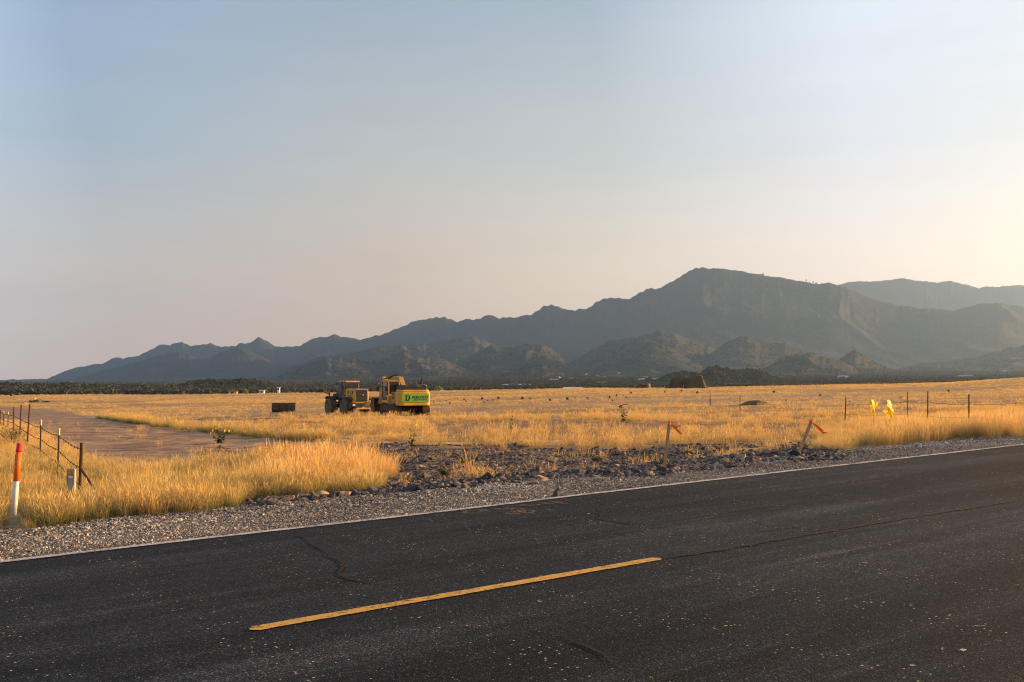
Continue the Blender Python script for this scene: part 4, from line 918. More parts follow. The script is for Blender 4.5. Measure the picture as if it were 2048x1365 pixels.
for k in range(5): bk.box((-.34 + .27 * k, 7.25, .06), (.1, .28, .07), (R(-4), 0, 0))
bk.build('bucket', M['dsteel'], ex, .01)

# ------------------------------------------------------------------ wheel loader without its bucket
pl = at(697, 98.0)
ld = thing('wheel_loader', 'yellow and black articulated wheel loader parked without its bucket', 'loader', pl, R(36))
def wheel(x, y, parent):
    out = 1 if x > 0 else -1
    prof = [(-.31, .50), (-.33, .62), (-.31, .74), (-.24, .80), (0, .82), (.24, .80), (.31, .74), (.33, .62), (.31, .50)]
    w = link('wheel', None, parent, (x, y, .80))
    t = MB().lathe(prof, 'x', n=32)
    for k in range(28):
        a = 2 * math.pi * k / 28
        for sg in (-1, 1): t.box((sg * .15, .80 * math.cos(a + sg * .06), .80 * math.sin(a + sg * .06)), (.30, .10, .06), (a + sg * .06 - math.pi / 2 + math.pi, 0, sg * .4))
    t.build('tyre', M['rubber'], w, 0, False)
    MB().lathe([(out * .10, .50), (out * .29, .49), (out * .26, .42), (out * .12, .36), (out * .12, .16), (out * .24, .14), (out * .25, .02)], 'x', n=24).build('rim', M['rimorange'], w)
    return w
for (x, y) in ((-1.02, -1.5), (1.02, -1.5), (-1.02, 1.8), (1.02, 1.8)): wheel(x, y, ld)
MB().box((0, -1.4, 1.0), (1.1, 2.6, .5)).box((0, 1.5, .95), (.9, 1.6, .55)).cyl((0, .15, 1.0), .25, .9).box((0, -1.5, .8), (1.5, .3, .3)).box((0, 1.8, .8), (1.5, .3, .3)).build('chassis', M['black'], ld, .04)
hd = MB().prism([(-2.75, 1.15), (-2.85, 1.5), (-2.78, 2.38), (-2.5, 2.48), (-.75, 2.55), (-.75, 1.15)], -.72, .72, 'x').build('engine_hood', M['yellow'], ld, .07)
gmat = M['decal_black']; gr = MB().box((0, -2.84, 1.86), (1.18, .06, 1.08))
for k in range(8): gr.box((0, -2.885, 1.42 + k * .13), (1.14, .03, .04))
gr.build('grille', gmat, hd, .01)
MB().box((0, -2.45, 2.49), (1.36, .8, .09), (R(2), 0, 0)).build('hood_cap', M['chrome'], hd, .02)
MB().box((-.735, -2.05, 2.2), (.02, .72, .26)).box((-.735, -1.35, 1.85), (.02, .10, 1.15)).box((-.735, -1.9, 1.87), (.02, .28, .13)).build('decal', M['decal_black'], hd)
add_text('lettering', hd, 'CAT', .22, M['decal_white'], (-.748, -2.05, 2.2), (R(90), 0, R(-90)), width=.42, weight=.004)
MB().box((.735, -2.05, 2.2), (.02, .72, .26)).build('decal', M['decal_black'], hd)
MB().box((.1, -2.9, 1.95), (.16, .02, .1)).build('badge', M['rimorange'], hd)
cwl = MB().prism([(-2.55, .72), (-3.05, .78), (-3.12, 1.18), (-2.55, 1.2)], -1.18, 1.18, 'x').build('counterweight', M['black'], ld, .06)
MB().box((0, -3.0, .66), (1.6, .5, .16)).box((0, -3.14, .72), (.3, .15, .2)).build('hitch_plate', M['yellow_dirty'], cwl, .02)
for sx in (-1, 1):
    MB().box((sx * 1.0, -3.13, 1.0), (.24, .03, .15)).build('reflector', M['lamp_white'], cwl)
    MB().box((sx * 1.02, -2.98, 1.28), (.26, .12, .12)).build('tail_lamp', M['lamp_red'], ld, .01)
    MB().prism([(-2.35, 1.5), (-2.1, 1.74), (-.9, 1.78), (-.55, 1.45), (-.6, 1.3), (-1.0, 1.66), (-2.05, 1.62), (-2.28, 1.42)], sx * 1.02 - .36, sx * 1.02 + .36, 'x').build('fender', M['black'], ld, .02)
    MB().prism([(1.0, 1.55), (1.15, 1.78), (2.2, 1.82), (2.5, 1.6), (2.45, 1.5), (2.15, 1.7), (1.2, 1.66)], sx * 1.02 - .34, sx * 1.02 + .34, 'x').build('fender', M['black'], ld, .02)
cb = MB()
for (x, y) in ((-.68, -.72), (.68, -.72), (-.62, .72), (.62, .72), (-.7, 0)): cb.box((x, y, 2.55), (.09, .09, 1.3))
cb.box((0, 0, 1.75), (1.45, 1.55, .5)).box((0, -.72, 2.1), (1.3, .06, .3))
cab = cb.build('cab', M['black'], ld, .03)
MB().box((0, 0, 3.24), (1.55, 1.72, .13)).build('roof', M['yellow'], cab, .05)
MB().box((0, -.73, 2.65), (1.25, .02, .9)).box((-.69, 0, 2.55), (.02, 1.35, 1.1)).box((.69, 0, 2.55), (.02, 1.35, 1.1)).box((0, .72, 2.55), (1.2, .02, 1.15)).build('window', M['glass'], cab)
MB().box((.1, -.15, 2.3), (.5, .15, .75)).box((.1, .1, 2.0), (.5, .5, .15)).build('seat', M['rubber'], cab, .04)
MB().tube([(-.7, .75, 2.9), (-1.15, .85, 2.9), (-1.15, .85, 2.8)], .02, 6).box((-1.16, .85, 2.62), (.22, .07, .4)).build('mirror', M['chrome'], cab, .01)
MB().tube([(-.6, .8, 3.0), (-.8, .95, 3.05)], .02, 6).box((-.8, .98, 3.02), (.16, .12, .14)).build('work_lamp', M['black'], cab)
MB().tube([(.45, -1.1, 2.45), (.45, -1.1, 3.0)], .06, 10).build('exhaust', M['black'], hd)
MB().tube([(-.78, -.9, 2.4), (-.95, -.9, 1.85), (-1.0, -.8, 1.0)], .02, 6).box((-1.0, .1, 1.1), (.4, .3, .06)).box((-1.05, .1, .7), (.4, .3, .05)).build('steps', M['chrome'], ld)
ar = MB()
for sx in (-.45, .45): ar.prism([(.9, 2.05), (1.2, 2.15), (2.2, 1.9), (3.3, 1.05), (3.75, .6), (3.5, .4), (2.9, .95), (2.0, 1.5), (1.0, 1.75)], sx - .08, sx + .08, 'x')
ar.box((0, 2.4, 1.5), (.9, .2, .2)).box((0, 1.1, 1.6), (.9, .5, 1.1))
arm = ar.build('lift_arm', M['black'], ld, .02)
MB().tube([(0, 1.3, 2.25), (0, 2.5, 2.1)], .09, 10).tube([(0, 2.5, 2.1), (0, 3.1, 1.9)], .05, 8).box((0, 3.15, 1.5), (.18, .2, 1.1)).build('hydraulic_ram', M['black'], arm)
MB().box((0, 3.8, .75), (1.3, .1, .8)).box((-.5, 3.85, 1.15), (.2, .2, .3)).box((.5, 3.85, 1.15), (.2, .2, .3)).build('coupler', M['dsteel'], arm, .02)
MB().box((-1.15, 2.5, 2.15), (.75, .16, .2), (0, R(18), 0)).tube([(-.8, 2.4, 1.7), (-1.0, 2.45, 2.1)], .06, 8).tube([(-1.3, 2.5, 2.25), (-1.75, 2.6, 2.75)], .018, 6).build('front_lamp_bracket', M['black'], ld)

# ------------------------------------------------------------------ loader bucket lying apart
pb = at(568, 113.0)
bu = thing('loader_bucket', 'detached dark steel loader bucket lying in the grass left of the wheel loader', 'bucket', pb, R(188))
prof = [(-.62, .98), (.45, 1.04), (.62, .75), (.62, .3), (.3, .02), (-.6, 0)]
bk = MB(); sc_ = .94
for i in range(5):
    a, b = prof[i], prof[i + 1]; bk.prism([a, b, (b[0] * sc_, b[1] * .93 + .03), (a[0] * sc_, a[1] * .93 + .03)], -1.28, 1.28, 'x')
bk.build('shell', M['dsteel'], bu, .01)
for x in (-1.30, 1.26): MB().prism([(-.62, .98), (.45, 1.04), (.62, .75), (.62, .3), (.3, .02), (-.6, 0)], x, x + .04, 'x').build('side_plate', M['dsteel'], bu)
for x in (-.35, .38): MB().prism([(-.55, .9), (.5, 1.08), (.78, .95), (.74, .45), (.66, .12), (-.5, .05)], x - .06, x + .06, 'x').build('rib', M['rust'], bu)
MB().box((0, -.63, 1.0), (2.6, .06, .12)).build('lip', M['rust'], bu, .01)

# ------------------------------------------------------------------ orange and white marker post
p0 = G(27, 1031); hz = zof(887, p0.y) - p0.z; lean = math.atan(((36 - 27) / FPX * p0.y) / hz)
mk = thing('marker_post', 'round white and orange utility marker post with red cap at the gravel edge', 'marker post', p0)
mk.rotation_euler = (0, lean, 0); H = hz / math.cos(lean)
MB().lathe([(-.15, .048), (H * .475, .043), (H * .477, .042)], 'z', n=24).build('tube', M['white_plastic'], mk, 0, True)
MB().lathe([(H * .475, .0465), (H * .89, .0435)], 'z', n=24).build('sleeve', M['orange_plastic'], mk, 0, True)
MB().lathe([(H * .885, .050), (H * .905, .050), (H * .91, .0425), (H * .995, .041), (H, .036)], 'z', n=24).build('cap', M['red_plastic'], mk, 0, True)
wr = MB()
for k, (a, b_) in enumerate(((.70, .73), (.735, .75), (.755, .785), (.79, .80), (.805, .82), (.825, .84))):
    for q in (0, 1): wr.box((-.034 + .010 * q * (k % 2), -.0325, H * (a + b_) / 2), (.011, .004, H * (b_ - a) * .8), (0, 0, R(-42)))
wr.build('writing', M['decal_black'], mk)

# ------------------------------------------------------------------ grey panel marker in the grass
p1 = at(146, 16.6); h1 = zof(938, 16.6) - p1.z
um = thing('utility_marker', 'weathered grey green utility marker with two yellow stickers standing in tall grass', 'marker', p1, R(-6))
MB().box((0, 0, h1 / 2), (.115, .035, h1)).build('panel', M['galv'], um, .008)
MB().box((-.062, 0, h1 / 2), (.008, .05, h1 * .98)).box((.062, 0, h1 / 2), (.008, .05, h1 * .98)).build('flange', M['galv'], um)
for zq, x0_, w_ in ((.05, 0, .10), (.095, .008, .09)):
    st = MB().box((x0_, -.02, h1 - zq), (w_, .006, .034), (0, R(-3), 0)).build('sticker', M['sticker'], um); tx_ = MB()
    for k in range(5): tx_.box((x0_ - .034 + k * .017, -.0245, h1 - zq), (.009, .003, .018))
    tx_.build('writing', M['decal_black'], st)
MB().box((-.005, -.02, h1 - .135), (.07, .006, .03)).build('label', M['decal_white'], um)

# ------------------------------------------------------------------ fences
def steel_post(parent, base, top, r, mat, tip=None, lean=0.0, name='post'):
    b = Vector(base); t = Vector((base.x + lean, base.y, top)); mb = MB()
    mb.tube([b - Vector((0, 0, .3)), t], [r, r], 8)
    if tip:
        L = (t - b).length
        for k in range(int(L / .06)):
            p = b.lerp(t, (k + .5) * .06 / L); mb.box((p.x, p.y - r, p.z), (.012, .012, .02))
        q = b.lerp(t, 1 - .17 / L)
        o = mb.build(name, mat, parent); MB().tube([q, t + Vector((0, 0, .004))], r * 1.12, 8).build('painted_tip', tip, o); return o, t
    return mb.build(name, mat, parent), t
lf = thing('wire_fence', 'barbed wire fence of rusty and yellow tipped steel posts running back at the left', 'fence')
posts = []
for px_, Yd, top, kind, ln in ((165, 18.6, 886, 'w', .03), (119.5, 24.6, 857, 't', .02), (83, 30.4, 840, 't', .01), (60, 36, 809, 'r', .09), (43, 42, 810, 'r', .06), (28, 48, 814, 'r', .01), (17, 53, 824, 't', -.01), (8, 58, 822, 't', -.02), (1.5, 64, 820, 'r', 0), (-14, 70, 818, 'r', 0)):
    b = at(px_, Yd); b.x -= ln; zt = zof(top, Yd)
    o, t = steel_post(lf, b, zt, {'w': .033, 't': .022, 'r': .03}[kind], {'w': M['rust'], 't': M['tpost'], 'r': M['rustpost']}[kind], M['posttip'] if kind == 't' else None, ln)
    posts.append((b, Vector((t.x, t.y, zt)), kind))
wb_ = MB()
for h in (.28, .55, .86):
    pts = []
    for i in range(len(posts) - 1):
        (b0, t0, _), (b1, t1, _) = posts[i], posts[i + 1]
        A0 = b0.lerp(t0, min(.97, h * 1.14 / max(.6, t0.z - b0.z))); A1 = b1.lerp(t1, min(.97, h * 1.14 / max(.6, t1.z - b1.z)))
        for k in range(8):
            u = k / 8; p = A0.lerp(A1, u); p.z -= .10 * 4 * u * (1 - u) * (.4 + random.random() * .1); pts.append(p)
    wb_.tube(pts, .0075, 5, False)
    for p in pts[::1]: wb_.box((p.x, p.y, p.z), (.015, .015, .05), (random.random(), random.random(), 0))
wb_.build('wire', M['wire'], lf)
b0 = posts[0][0]; q = at(214, 18.0)
MB().tube([(b0.x + .02, b0.y - .03, zof(935, 18.6)), (q.x, q.y, q.z + .02)], .022, 8).build('brace', M['rust'], lf)
rf = thing('field_fence', 'broken line of dark and rusty posts crossing the field at the right', 'fence')
rp = []
for px_, Yd, top, mt, ln, r_ in ((1283, 150, 797, 'tpost', 0, .03), (1420, 96, 780, 'tpost', -.05, .03), (1480, 76, 792, 'tpost', 0, .03), (1692, 50, 795, 'tpost', .09, .03), (1815, 46, 785, 'rustpost', 0, .019), (1856, 43, 783, 'rustpost', .05, .026), (1938, 41, 789, 'tpost', .03, .028), (2070, 38, 780, 'tpost', 0, .035)):
    b = at(px_, Yd); b.x -= ln; zt = zof(top, Yd); o, t = steel_post(rf, b, zt, r_, M[mt], None, ln); rp.append((b, Vector((b.x + ln, b.y, zt))))
wm = MB()
for h in (.42, .85):
    for i in range(3, len(rp) - 1):
        A0 = rp[i][0].lerp(rp[i][1], h * .85); A1 = rp[i + 1][0].lerp(rp[i + 1][1], h * .85)
        wm.tube([A0.lerp(A1, k / 6) - Vector((0, 0, .12 * 4 * k / 6 * (1 - k / 6) * .5)) for k in range(7)], .006, 4, False)
wm.build('wire', M['wire'], rf)

# ------------------------------------------------------------------ survey stakes with orange flagging
def stake(pxb, pyb, pxt, pyt, label, tails, tilt):
    b = G(pxb, pyb); Yd = b.y; tx = pix2dir(pxt, pyt)[0]; t = Vector((float(tx) * Yd, Yd + tilt, zof(pyt, Yd)))
    o = thing('survey_stake', label, 'stake', b, 0, 'wooden survey stakes with orange ribbon'); d = (t - b)
    a = d.normalized(); side = Vector((1, 0, 0)) - a * a.x; side.normalize(); n_ = a.cross(side)
    mb = MB(); vs = []
    for q, kx in ((-.2, 1), (1.0, 1)):
        c_ = d * q
        for sx, sy in ((-1, -1), (1, -1), (1, 1), (-1, 1)): vs.append(tuple(c_ + side * sx * (.03 if tilt else .024) + n_ * sy * .009))
    mb.add(vs, [(0, 3, 2, 1), (4, 5, 6, 7), (0, 1, 5, 4), (1, 2, 6, 5), (2, 3, 7, 6), (3, 0, 4, 7)])
    mb.build('lath', M['wood'], o, .002)
    rb = MB(); c0 = d * .955
    rb.tube([c0 - a * .02, c0 + a * .02], .027, 10)
    for tl in tails:                                     # ribbon tails blown to the right, in px offsets from the knot
        k = Yd / FPX; pts = [(c0 + Vector((x * k, dy, -y * k))) for x, y, dy in tl]
        for i in range(len(pts) - 1):
            w0 = .018 if i else .010; w1 = .018; nn = Vector((.5, 0, .86)); b_ = len(rb.v)
            for p, w in ((pts[i], w0), (pts[i + 1], w1)):
                for e_ in (-.001, .001):
                    for sg in (-1, 1): rb.v.append(tuple(p + nn * sg * w + Vector((0, e_, 0))))
            rb.f += [(b_, b_ + 1, b_ + 5, b_ + 4), (b_ + 2, b_ + 6, b_ + 7, b_ + 3), (b_, b_ + 4, b_ + 6, b_ + 2), (b_ + 1, b_ + 3, b_ + 7, b_ + 5), (b_, b_ + 2, b_ + 3, b_ + 1), (b_ + 4, b_ + 5, b_ + 7, b_ + 6)]
    rb.build('ribbon', M['ribbon'], o)
stake(1328, 941, 1339, 843, 'upright wooden stake with orange ribbon among the rocks', [[(0, 0, 0), (8, 6, 0), (16, 13, .02), (24, 21, 0)], [(2, 1, 0), (10, 6, .04), (17, 7, .05), (24, 4, .04)]], 0)
stake(1597, 909, 1627, 840, 'leaning wooden stake with orange ribbon near the road', [[(0, 2, 0), (9, 9, 0), (17, 17, .02), (24, 24, 0), (31, 23, .02)], [(1, 2, .02), (10, 8, .04), (19, 15, .05), (25, 20, .03)]], .1)

# ------------------------------------------------------------------ two crumpled yellow plastic sheets caught on the fence
def plastic(name, label, cx, cy, Yd, outs, seed):
    zc = zof(cy, Yd); tx = pix2dir(cx, cy)[0]; o = thing(name, label, 'plastic sheet', (float(tx) * Yd, Yd, zc), 0)
    k = Yd / FPX; mb = MB(); r = random.Random(seed)
    for outl, yo in outs:
        n = len(outl); b = len(mb.v); ys_ = [yo + r.uniform(-.05, .05) for _ in outl]
        cxm = sum(p[0] for p in outl) / n; cym = sum(p[1] for p in outl) / n
        for e_ in (0, .012):
            for (x, y), yy in zip(outl, ys_):
                d_ = yy + e_ + (x - cx) * k * .9; kk_ = (Yd + d_) / FPX; mb.v.append(((x - 1024) * kk_ - (cx - 1024) * k, d_, (cy - y) * k))
            d_ = yo - .06 + e_ + (cxm - cx) * k * .9; kk_ = (Yd + d_) / FPX; mb.v.append(((cxm - 1024) * kk_ - (cx - 1024) * k, d_, (cy - cym) * k))
        for i in range(n):
            j = (i + 1) % n; mb.f.append((b + i, b + j, b + n)); mb.f.append((b + n + 1 + i, b + 2 * n + 1, b + n + 1 + j)); mb.f.append((b + i, b + n + 1 + i, b + n + 1 + j, b + j))
    mb.build('sheet', M['yellow_plastic'], o)
    MB().tube([(0, .03, -.1), (0, .03, float(terrain(o.location.x, Yd)) - zc - .1)], .008, 6).build('wire_stem', M['wire'], o)
plastic('yellow_sheet', 'narrow bright yellow plastic piece with one barb, left of the yellow pair', 1748, 815, 36, [([(1743, 800), (1747, 800), (1750, 806), (1751, 812), (1749, 817), (1749, 824), (1751, 832), (1746, 829), (1742, 822), (1740, 812), (1740, 804)], 0), ([(1750, 808), (1753, 805), (1757, 806), (1755, 811), (1749, 817), (1748, 811)], .03)], 3)
plastic('yellow_sheet', 'taller bright yellow plastic piece with folded lower flap, right of the yellow pair', 1780, 820, 36, [([(1774, 801), (1778, 800), (1782, 804), (1784, 812), (1784, 818), (1787, 819), (1787, 824), (1785, 838), (1779, 838), (1776, 828), (1776, 818), (1774, 812), (1775, 807)], 0), ([(1776, 818), (1768, 820), (1765, 822), (1769, 826), (1777, 837), (1780, 838), (1778, 833), (1771, 823), (1776, 823)], .04)], 5)

# ------------------------------------------------------------------ earth heaps
soil = pmat('dark_red_soil', (.065, .034, .022), .95, 0, .4, .35, (.16, .11, .05), .6, .1, .3)
soil2 = pmat('grassy_soil_mound', (.10, .065, .035), .95, 0, .35, 1.2, (.28, .20, .08), .5, .1, .3)
def heap(name, label, cat, px0, px1, Yd, prof, depth, mat, rough, seed, nx=90, ny=40, top=1.0):
    """prof: (px, py) crest line; a steep-sided heap of loose soil"""
    xs = np.linspace(px0, px1, nx); k = Yd / FPX; cx = (px0 + px1) / 2; base = at(cx, Yd)
    cz = np.interp(xs, [p[0] for p in prof], [zof(p[1], Yd) for p in prof]); V = []
    for j in range(ny):
        v = j / (ny - 1) * 2 - 1
        for i, x in enumerate(xs):
            X = (x - 1024) * k; Yw = Yd + v * depth; gz = float(terrain(X, Yw)) - .3 if j % 4 == 0 or i % 6 == 0 else None
            V.append([X, Yw, cz[i], v])
    V = np.array(V); gz = terrain(V[:, 0], V[:, 1]) - .4
    f = np.clip((1 - np.abs(V[:, 3])) / max(1e-3, 1 - top * .55), 0, 1) ** .8
    nn = (fbm(V[:, 0] / 1.6, V[:, 1] / 1.6 + V[:, 3] * 2, seed, 4) - .5)
    edge = np.minimum(1, f * 4) * (1 - f) * 2 + .25
    Zv = gz + (V[:, 2] - gz) * f + nn * rough * edge * np.minimum(1, f * 6)
    Vv = np.stack([V[:, 0] + nn * rough * .6, V[:, 1] + nn * rough, Zv], -1) - np.array(base)
    a = (np.arange(ny - 1)[:, None] * nx + np.arange(nx - 1)[None]).ravel()
    o = link(name, mesh_np(name, Vv, np.stack([a, a + 1, a + nx + 1, a + nx], -1), mat, False), None, base)
    return tag(o, label, cat)
heap('soil_pile', 'big steep dark red soil pile on the horizon of the field', 'soil pile', 1334, 1412, 300, [(1334, 778), (1338, 774), (1345, 760), (1352, 757), (1370, 758), (1385, 756), (1392, 752), (1399, 752), (1404, 763), (1409, 774), (1412, 778)], 7, soil, 1.3, 7)
heap('dirt_mound', 'low grassy dirt mound in the middle of the right field', 'dirt mound', 1475, 1545, 92, [(1475, 816), (1488, 808), (1500, 803), (1512, 801), (1525, 804), (1536, 809), (1545, 815)], 2.2, soil2, .35, 9)
tag(heap('soil_bank', None, None, 1408, 1985, 345, [(1408, 776), (1425, 770), (1440, 771), (1452, 768), (1550, 768.5), (1700, 767), (1800, 764), (1880, 762), (1940, 760), (1985, 763)], 5, soil, .5, 11, 240, 16), kind='structure')

# ------------------------------------------------------------------ plants that stand out
leafg = leafmat('dark_green_leaves', (.020, .035, .012), (.06, .085, .03), .25)
sagem = leafmat('grey_sagebrush_leaves', (.13, .14, .09), (.26, .26, .18), .2)
stemm = pmat('dry_plant_stem', (.20, .15, .06), .8, 0, .2, 20, bump=0)
petal = pmat('yellow_petals', (.85, .55, .02), .6, 0, .1, 30, bump=0)
def weed(name, label, cat, pos, h, nleaf, lw, mat, seed, flowers=0, group=None, branches=4, width=.35):
    r = random.Random(seed); o = thing(name, label, cat, pos, r.uniform(0, 6.28), group); sm = MB(); lf_ = MB(); fl = MB(); tips = []
    for b in range(branches):
        a = r.uniform(0, 6.28); sp = width * r.uniform(.2, 1) * h; hh_ = h * r.uniform(.6, 1) if b else h
        P = [Vector((0, 0, -.05)), Vector((math.cos(a) * sp * .3, math.sin(a) * sp * .3, hh_ * .4)), Vector((math.cos(a) * sp, math.sin(a) * sp, hh_))]
        sm.tube(P, [.010, .008, .004], 5); tips.append(P[-1])
        for k in range(nleaf):
            u = r.uniform(.1, 1); p = P[0].lerp(P[1], u * 2) if u < .5 else P[1].lerp(P[2], u * 2 - 1)
            la = r.uniform(0, 6.28); L = lw * r.uniform(.6, 1.3) * (1.2 - .5 * u); d = Vector((math.cos(la), math.sin(la), r.uniform(-.6, .35))).normalized(); s_d = d.cross(Vector((0, 0, 1))).normalized() * L * .36
            b_ = len(lf_.v); m1 = p + d * L * .45; e_ = p + d * L - Vector((0, 0, L * .25))
            lf_.v += [tuple(p), tuple(m1 + s_d), tuple(e_), tuple(m1 - s_d)]; lf_.f.append((b_, b_ + 1, b_ + 2, b_ + 3))
    sm.build('stem', stemm, o); lf_.build('leaves', mat, o)
    for k in range(flowers):
        t = tips[k % len(tips)] + Vector((r.uniform(-.1, .1), r.uniform(-.1, .1), r.uniform(-.05, .03))); fl = MB()
        for q in range(9):
            a = q / 9 * 6.283; fl.add([(0, 0, 0), (math.cos(a - .25) * .045, .0, math.sin(a - .25) * .045), (math.cos(a) * .065, -.01, math.sin(a) * .065), (math.cos(a + .25) * .045, 0, math.sin(a + .25) * .045)], [(0, 1, 2, 3)], Matrix.Translation(t))
        fl.build('flower', petal, o)
    return o
weed('wild_sunflower', 'tall leafy sunflower stalk just behind the rocks, in front of the excavator', 'plant', at(824, 33.0), .86, 14, .13, leafg, 1, 1, None, 3, .2)
weed('wild_sunflower', 'slender leafy stalk with bare lower stem in the middle of the field', 'plant', at(1020, 43.0), .95, 8, .14, leafg, 2, 0, None, 3, .18)
weed('wild_sunflower', 'dark green pyramid shaped sunflower stalk right of centre in the field', 'plant', at(1247, 50.0), 1.15, 13, .22, leafg, 3, 0, None, 3, .22)
weed('wild_sunflower', 'low bushy sunflower with yellow blooms at the edge of the dirt track', 'plant', at(440, 39.0), .55, 22, .12, leafg, 4, 5, None, 8, 1.0)
weed('green_weed', 'small dark weed at the track edge below the golden grass', 'plant', at(575, 36.0), .28, 22, .10, leafg, 5, 0, None, 6, .8)
weed('sagebrush', 'grey green sagebrush beside the left wire fence', 'shrub', at(27, 38.0), .85, 60, .07, sagem, 6, 0, None, 26, 1.2)
for k, (a, y, lb) in enumerate(((930, 926, 'low green weed patch in the rocks left of centre'), (1190, 925, 'low green weed patch in the middle of the broken rock'), (1290, 913, 'low green weed patch near the upright stake'), (890, 950, 'small green weed by the tall golden grass end'), (1655, 884, 'green weed tuft behind the leaning stake'), (1995, 862, 'green weed in the grass at the right edge'))):
    weed('green_weed', lb, 'plant', G(a, y), .16, 30, .08, leafmat('fresh_green_leaves', (.07, .10, .02), (.16, .18, .05), .3) if k == 0 else bpy.data.materials['fresh_green_leaves'], 20 + k, 0, None, 9, 1.6)
r = random.Random(44)
spots = [(867, 805), (880, 803), (892, 800), (900, 806), (916, 797), (928, 798), (932, 803), (955, 803), (964, 797), (968, 804), (975, 801), (985, 799), (985, 803), (997, 796), (1045, 796), (1060, 797), (1100, 800), (1135, 798), (1150, 795), (1175, 797), (1218, 795), (1225, 800), (1233, 791), (1246, 789), (1252, 794), (1262, 786), (1290, 790), (1330, 784), (1363, 782), (1395, 786), (1548, 783), (1572, 801), (1700, 802), (1802, 797), (1897, 783), (1640, 790), (1460, 796), (1420, 800)]
for k, (a, y) in enumerate(spots):
    p = G(a, y + 2.5, 60, 420); hh_ = r.uniform(1.6, 3.8) * p.y / FPX * 1.35
    o = crown_mesh('field_bush', 600 + k % 4, 22, .3, leafg, .5); q = link('field_bush', o, None, p); q.scale = (hh_ * r.uniform(.9, 1.4), hh_, hh_); q.rotation_euler[2] = r.uniform(0, 6)
    tag(q, 'small dark green bush dotted over the pale middle of the field', 'bush', 'dark weeds dotted over the far field')

# ------------------------------------------------------------------ junipers one can tell apart, in the low band at the left and along the valley edge
bark = pmat('grey_bark', (.10, .07, .05), .9, 0, .2, 4, bump=0)
TR = [crown_mesh('crown', 700 + k, 120, 0, junm, .26) for k in range(5)]
tk = MB().tube([(0, 0, -.15), (.02, 0, .25), (-.02, .01, .55)], [.05, .04, .02], 6).tube([(.02, 0, .2), (.2, .05, .5)], [.025, .01], 5).tube([(0, 0, .22), (-.2, -.05, .55)], [.025, .01], 5)
tr0 = tk.build('trunk', bark); tkm = tr0.data; bpy.data.objects.remove(tr0)
def tree(pos, w, h, k, label, group=None, mesh=None, name='juniper_tree', cat='tree'):
    o = thing(name, label, cat, pos, random.uniform(0, 6.28), group); c = link('crown', mesh or TR[k % 5], o); t = link('trunk', tkm, o); o.scale = (w, w, h); return o
cnt = 0
while cnt < 170:
    a = r.uniform(-12, 620); Yd = r.uniform(690, 1150)
    if a > 360 and r.random() < .5: continue
    p = at(a, Yd); s = r.uniform(3.0, 5.2); cnt += 1
    tree(p, s * 1.2, s, cnt, 'dark round juniper in the low band of trees beyond the left part of the field', 'junipers in the band beyond the field')
tree(at(125, 560), 5.0, 4.6, 1, 'lone dark juniper standing forward of the tree band at the far left')
cot = leafmat('light_green_tree_leaves', (.13, .16, .03), (.28, .30, .08), .35)
tree(at(877, 560), 5.6, 5.2, 1, 'pale yellow green leafy tree behind the field right of the excavator', None, crown_mesh('crown', 801, 150, .1, cot, .24), 'leafy_tree')
tree(at(492, 640), 3.6, 4.2, 1, 'small light green tree beside a tan house left of the bucket', None, crown_mesh('crown', 802, 110, .1, cot, .26), 'leafy_tree')
tree(at(1569, 470), 3.4, 3.6, 2, 'small dark tree on the soil bank right of the wooded hill')
tree(at(1645, 470), 2.4, 2.0, 3, 'smallest dark bush like tree along the soil bank')

# ------------------------------------------------------------------ houses and sheds of the valley
def house(px_, py_, Yd, w, d, h, wall, roof, label, rz=.0, cat='house', hip=.28, name='house', floor_at=None):
    if floor_at is None:
        p = G(px_, py_ + 1.0, 700, 6000); 
    else: p = at(px_, Yd); p.z = zof(floor_at, Yd)
    o = thing(name, label, cat, p, rz)
    MB().box((0, 0, h / 2 - 1), (w, d, h + 2)).build('wall', wall, o)
    hw = w / 2 + .4; hd_ = d / 2 + .5; rf_ = MB().add([(-hw, -hd_, h), (hw, -hd_, h), (hw, hd_, h), (-hw, hd_, h), (-hw * (1 - hip), 0, h + d * .22), (hw * (1 - hip), 0, h + d * .22)], [(0, 1, 5, 4), (2, 3, 4, 5), (1, 2, 5), (3, 0, 4), (0, 3, 2, 1)])
    rf_.build('roof', roof, o)
    for k in range(max(1, int(w / 5))): MB().box((-w / 2 + (k + .5) * w / max(1, int(w / 5)), -d / 2 - .03, h * .55), (1.3, .08, 1.2)).build('window', M['window'], o)
    return o
WP, TW, RG, RB, RR_ = M['whitepaint'], M['tanwall'], M['roofgrey'], M['roofblue'], M['roofred']
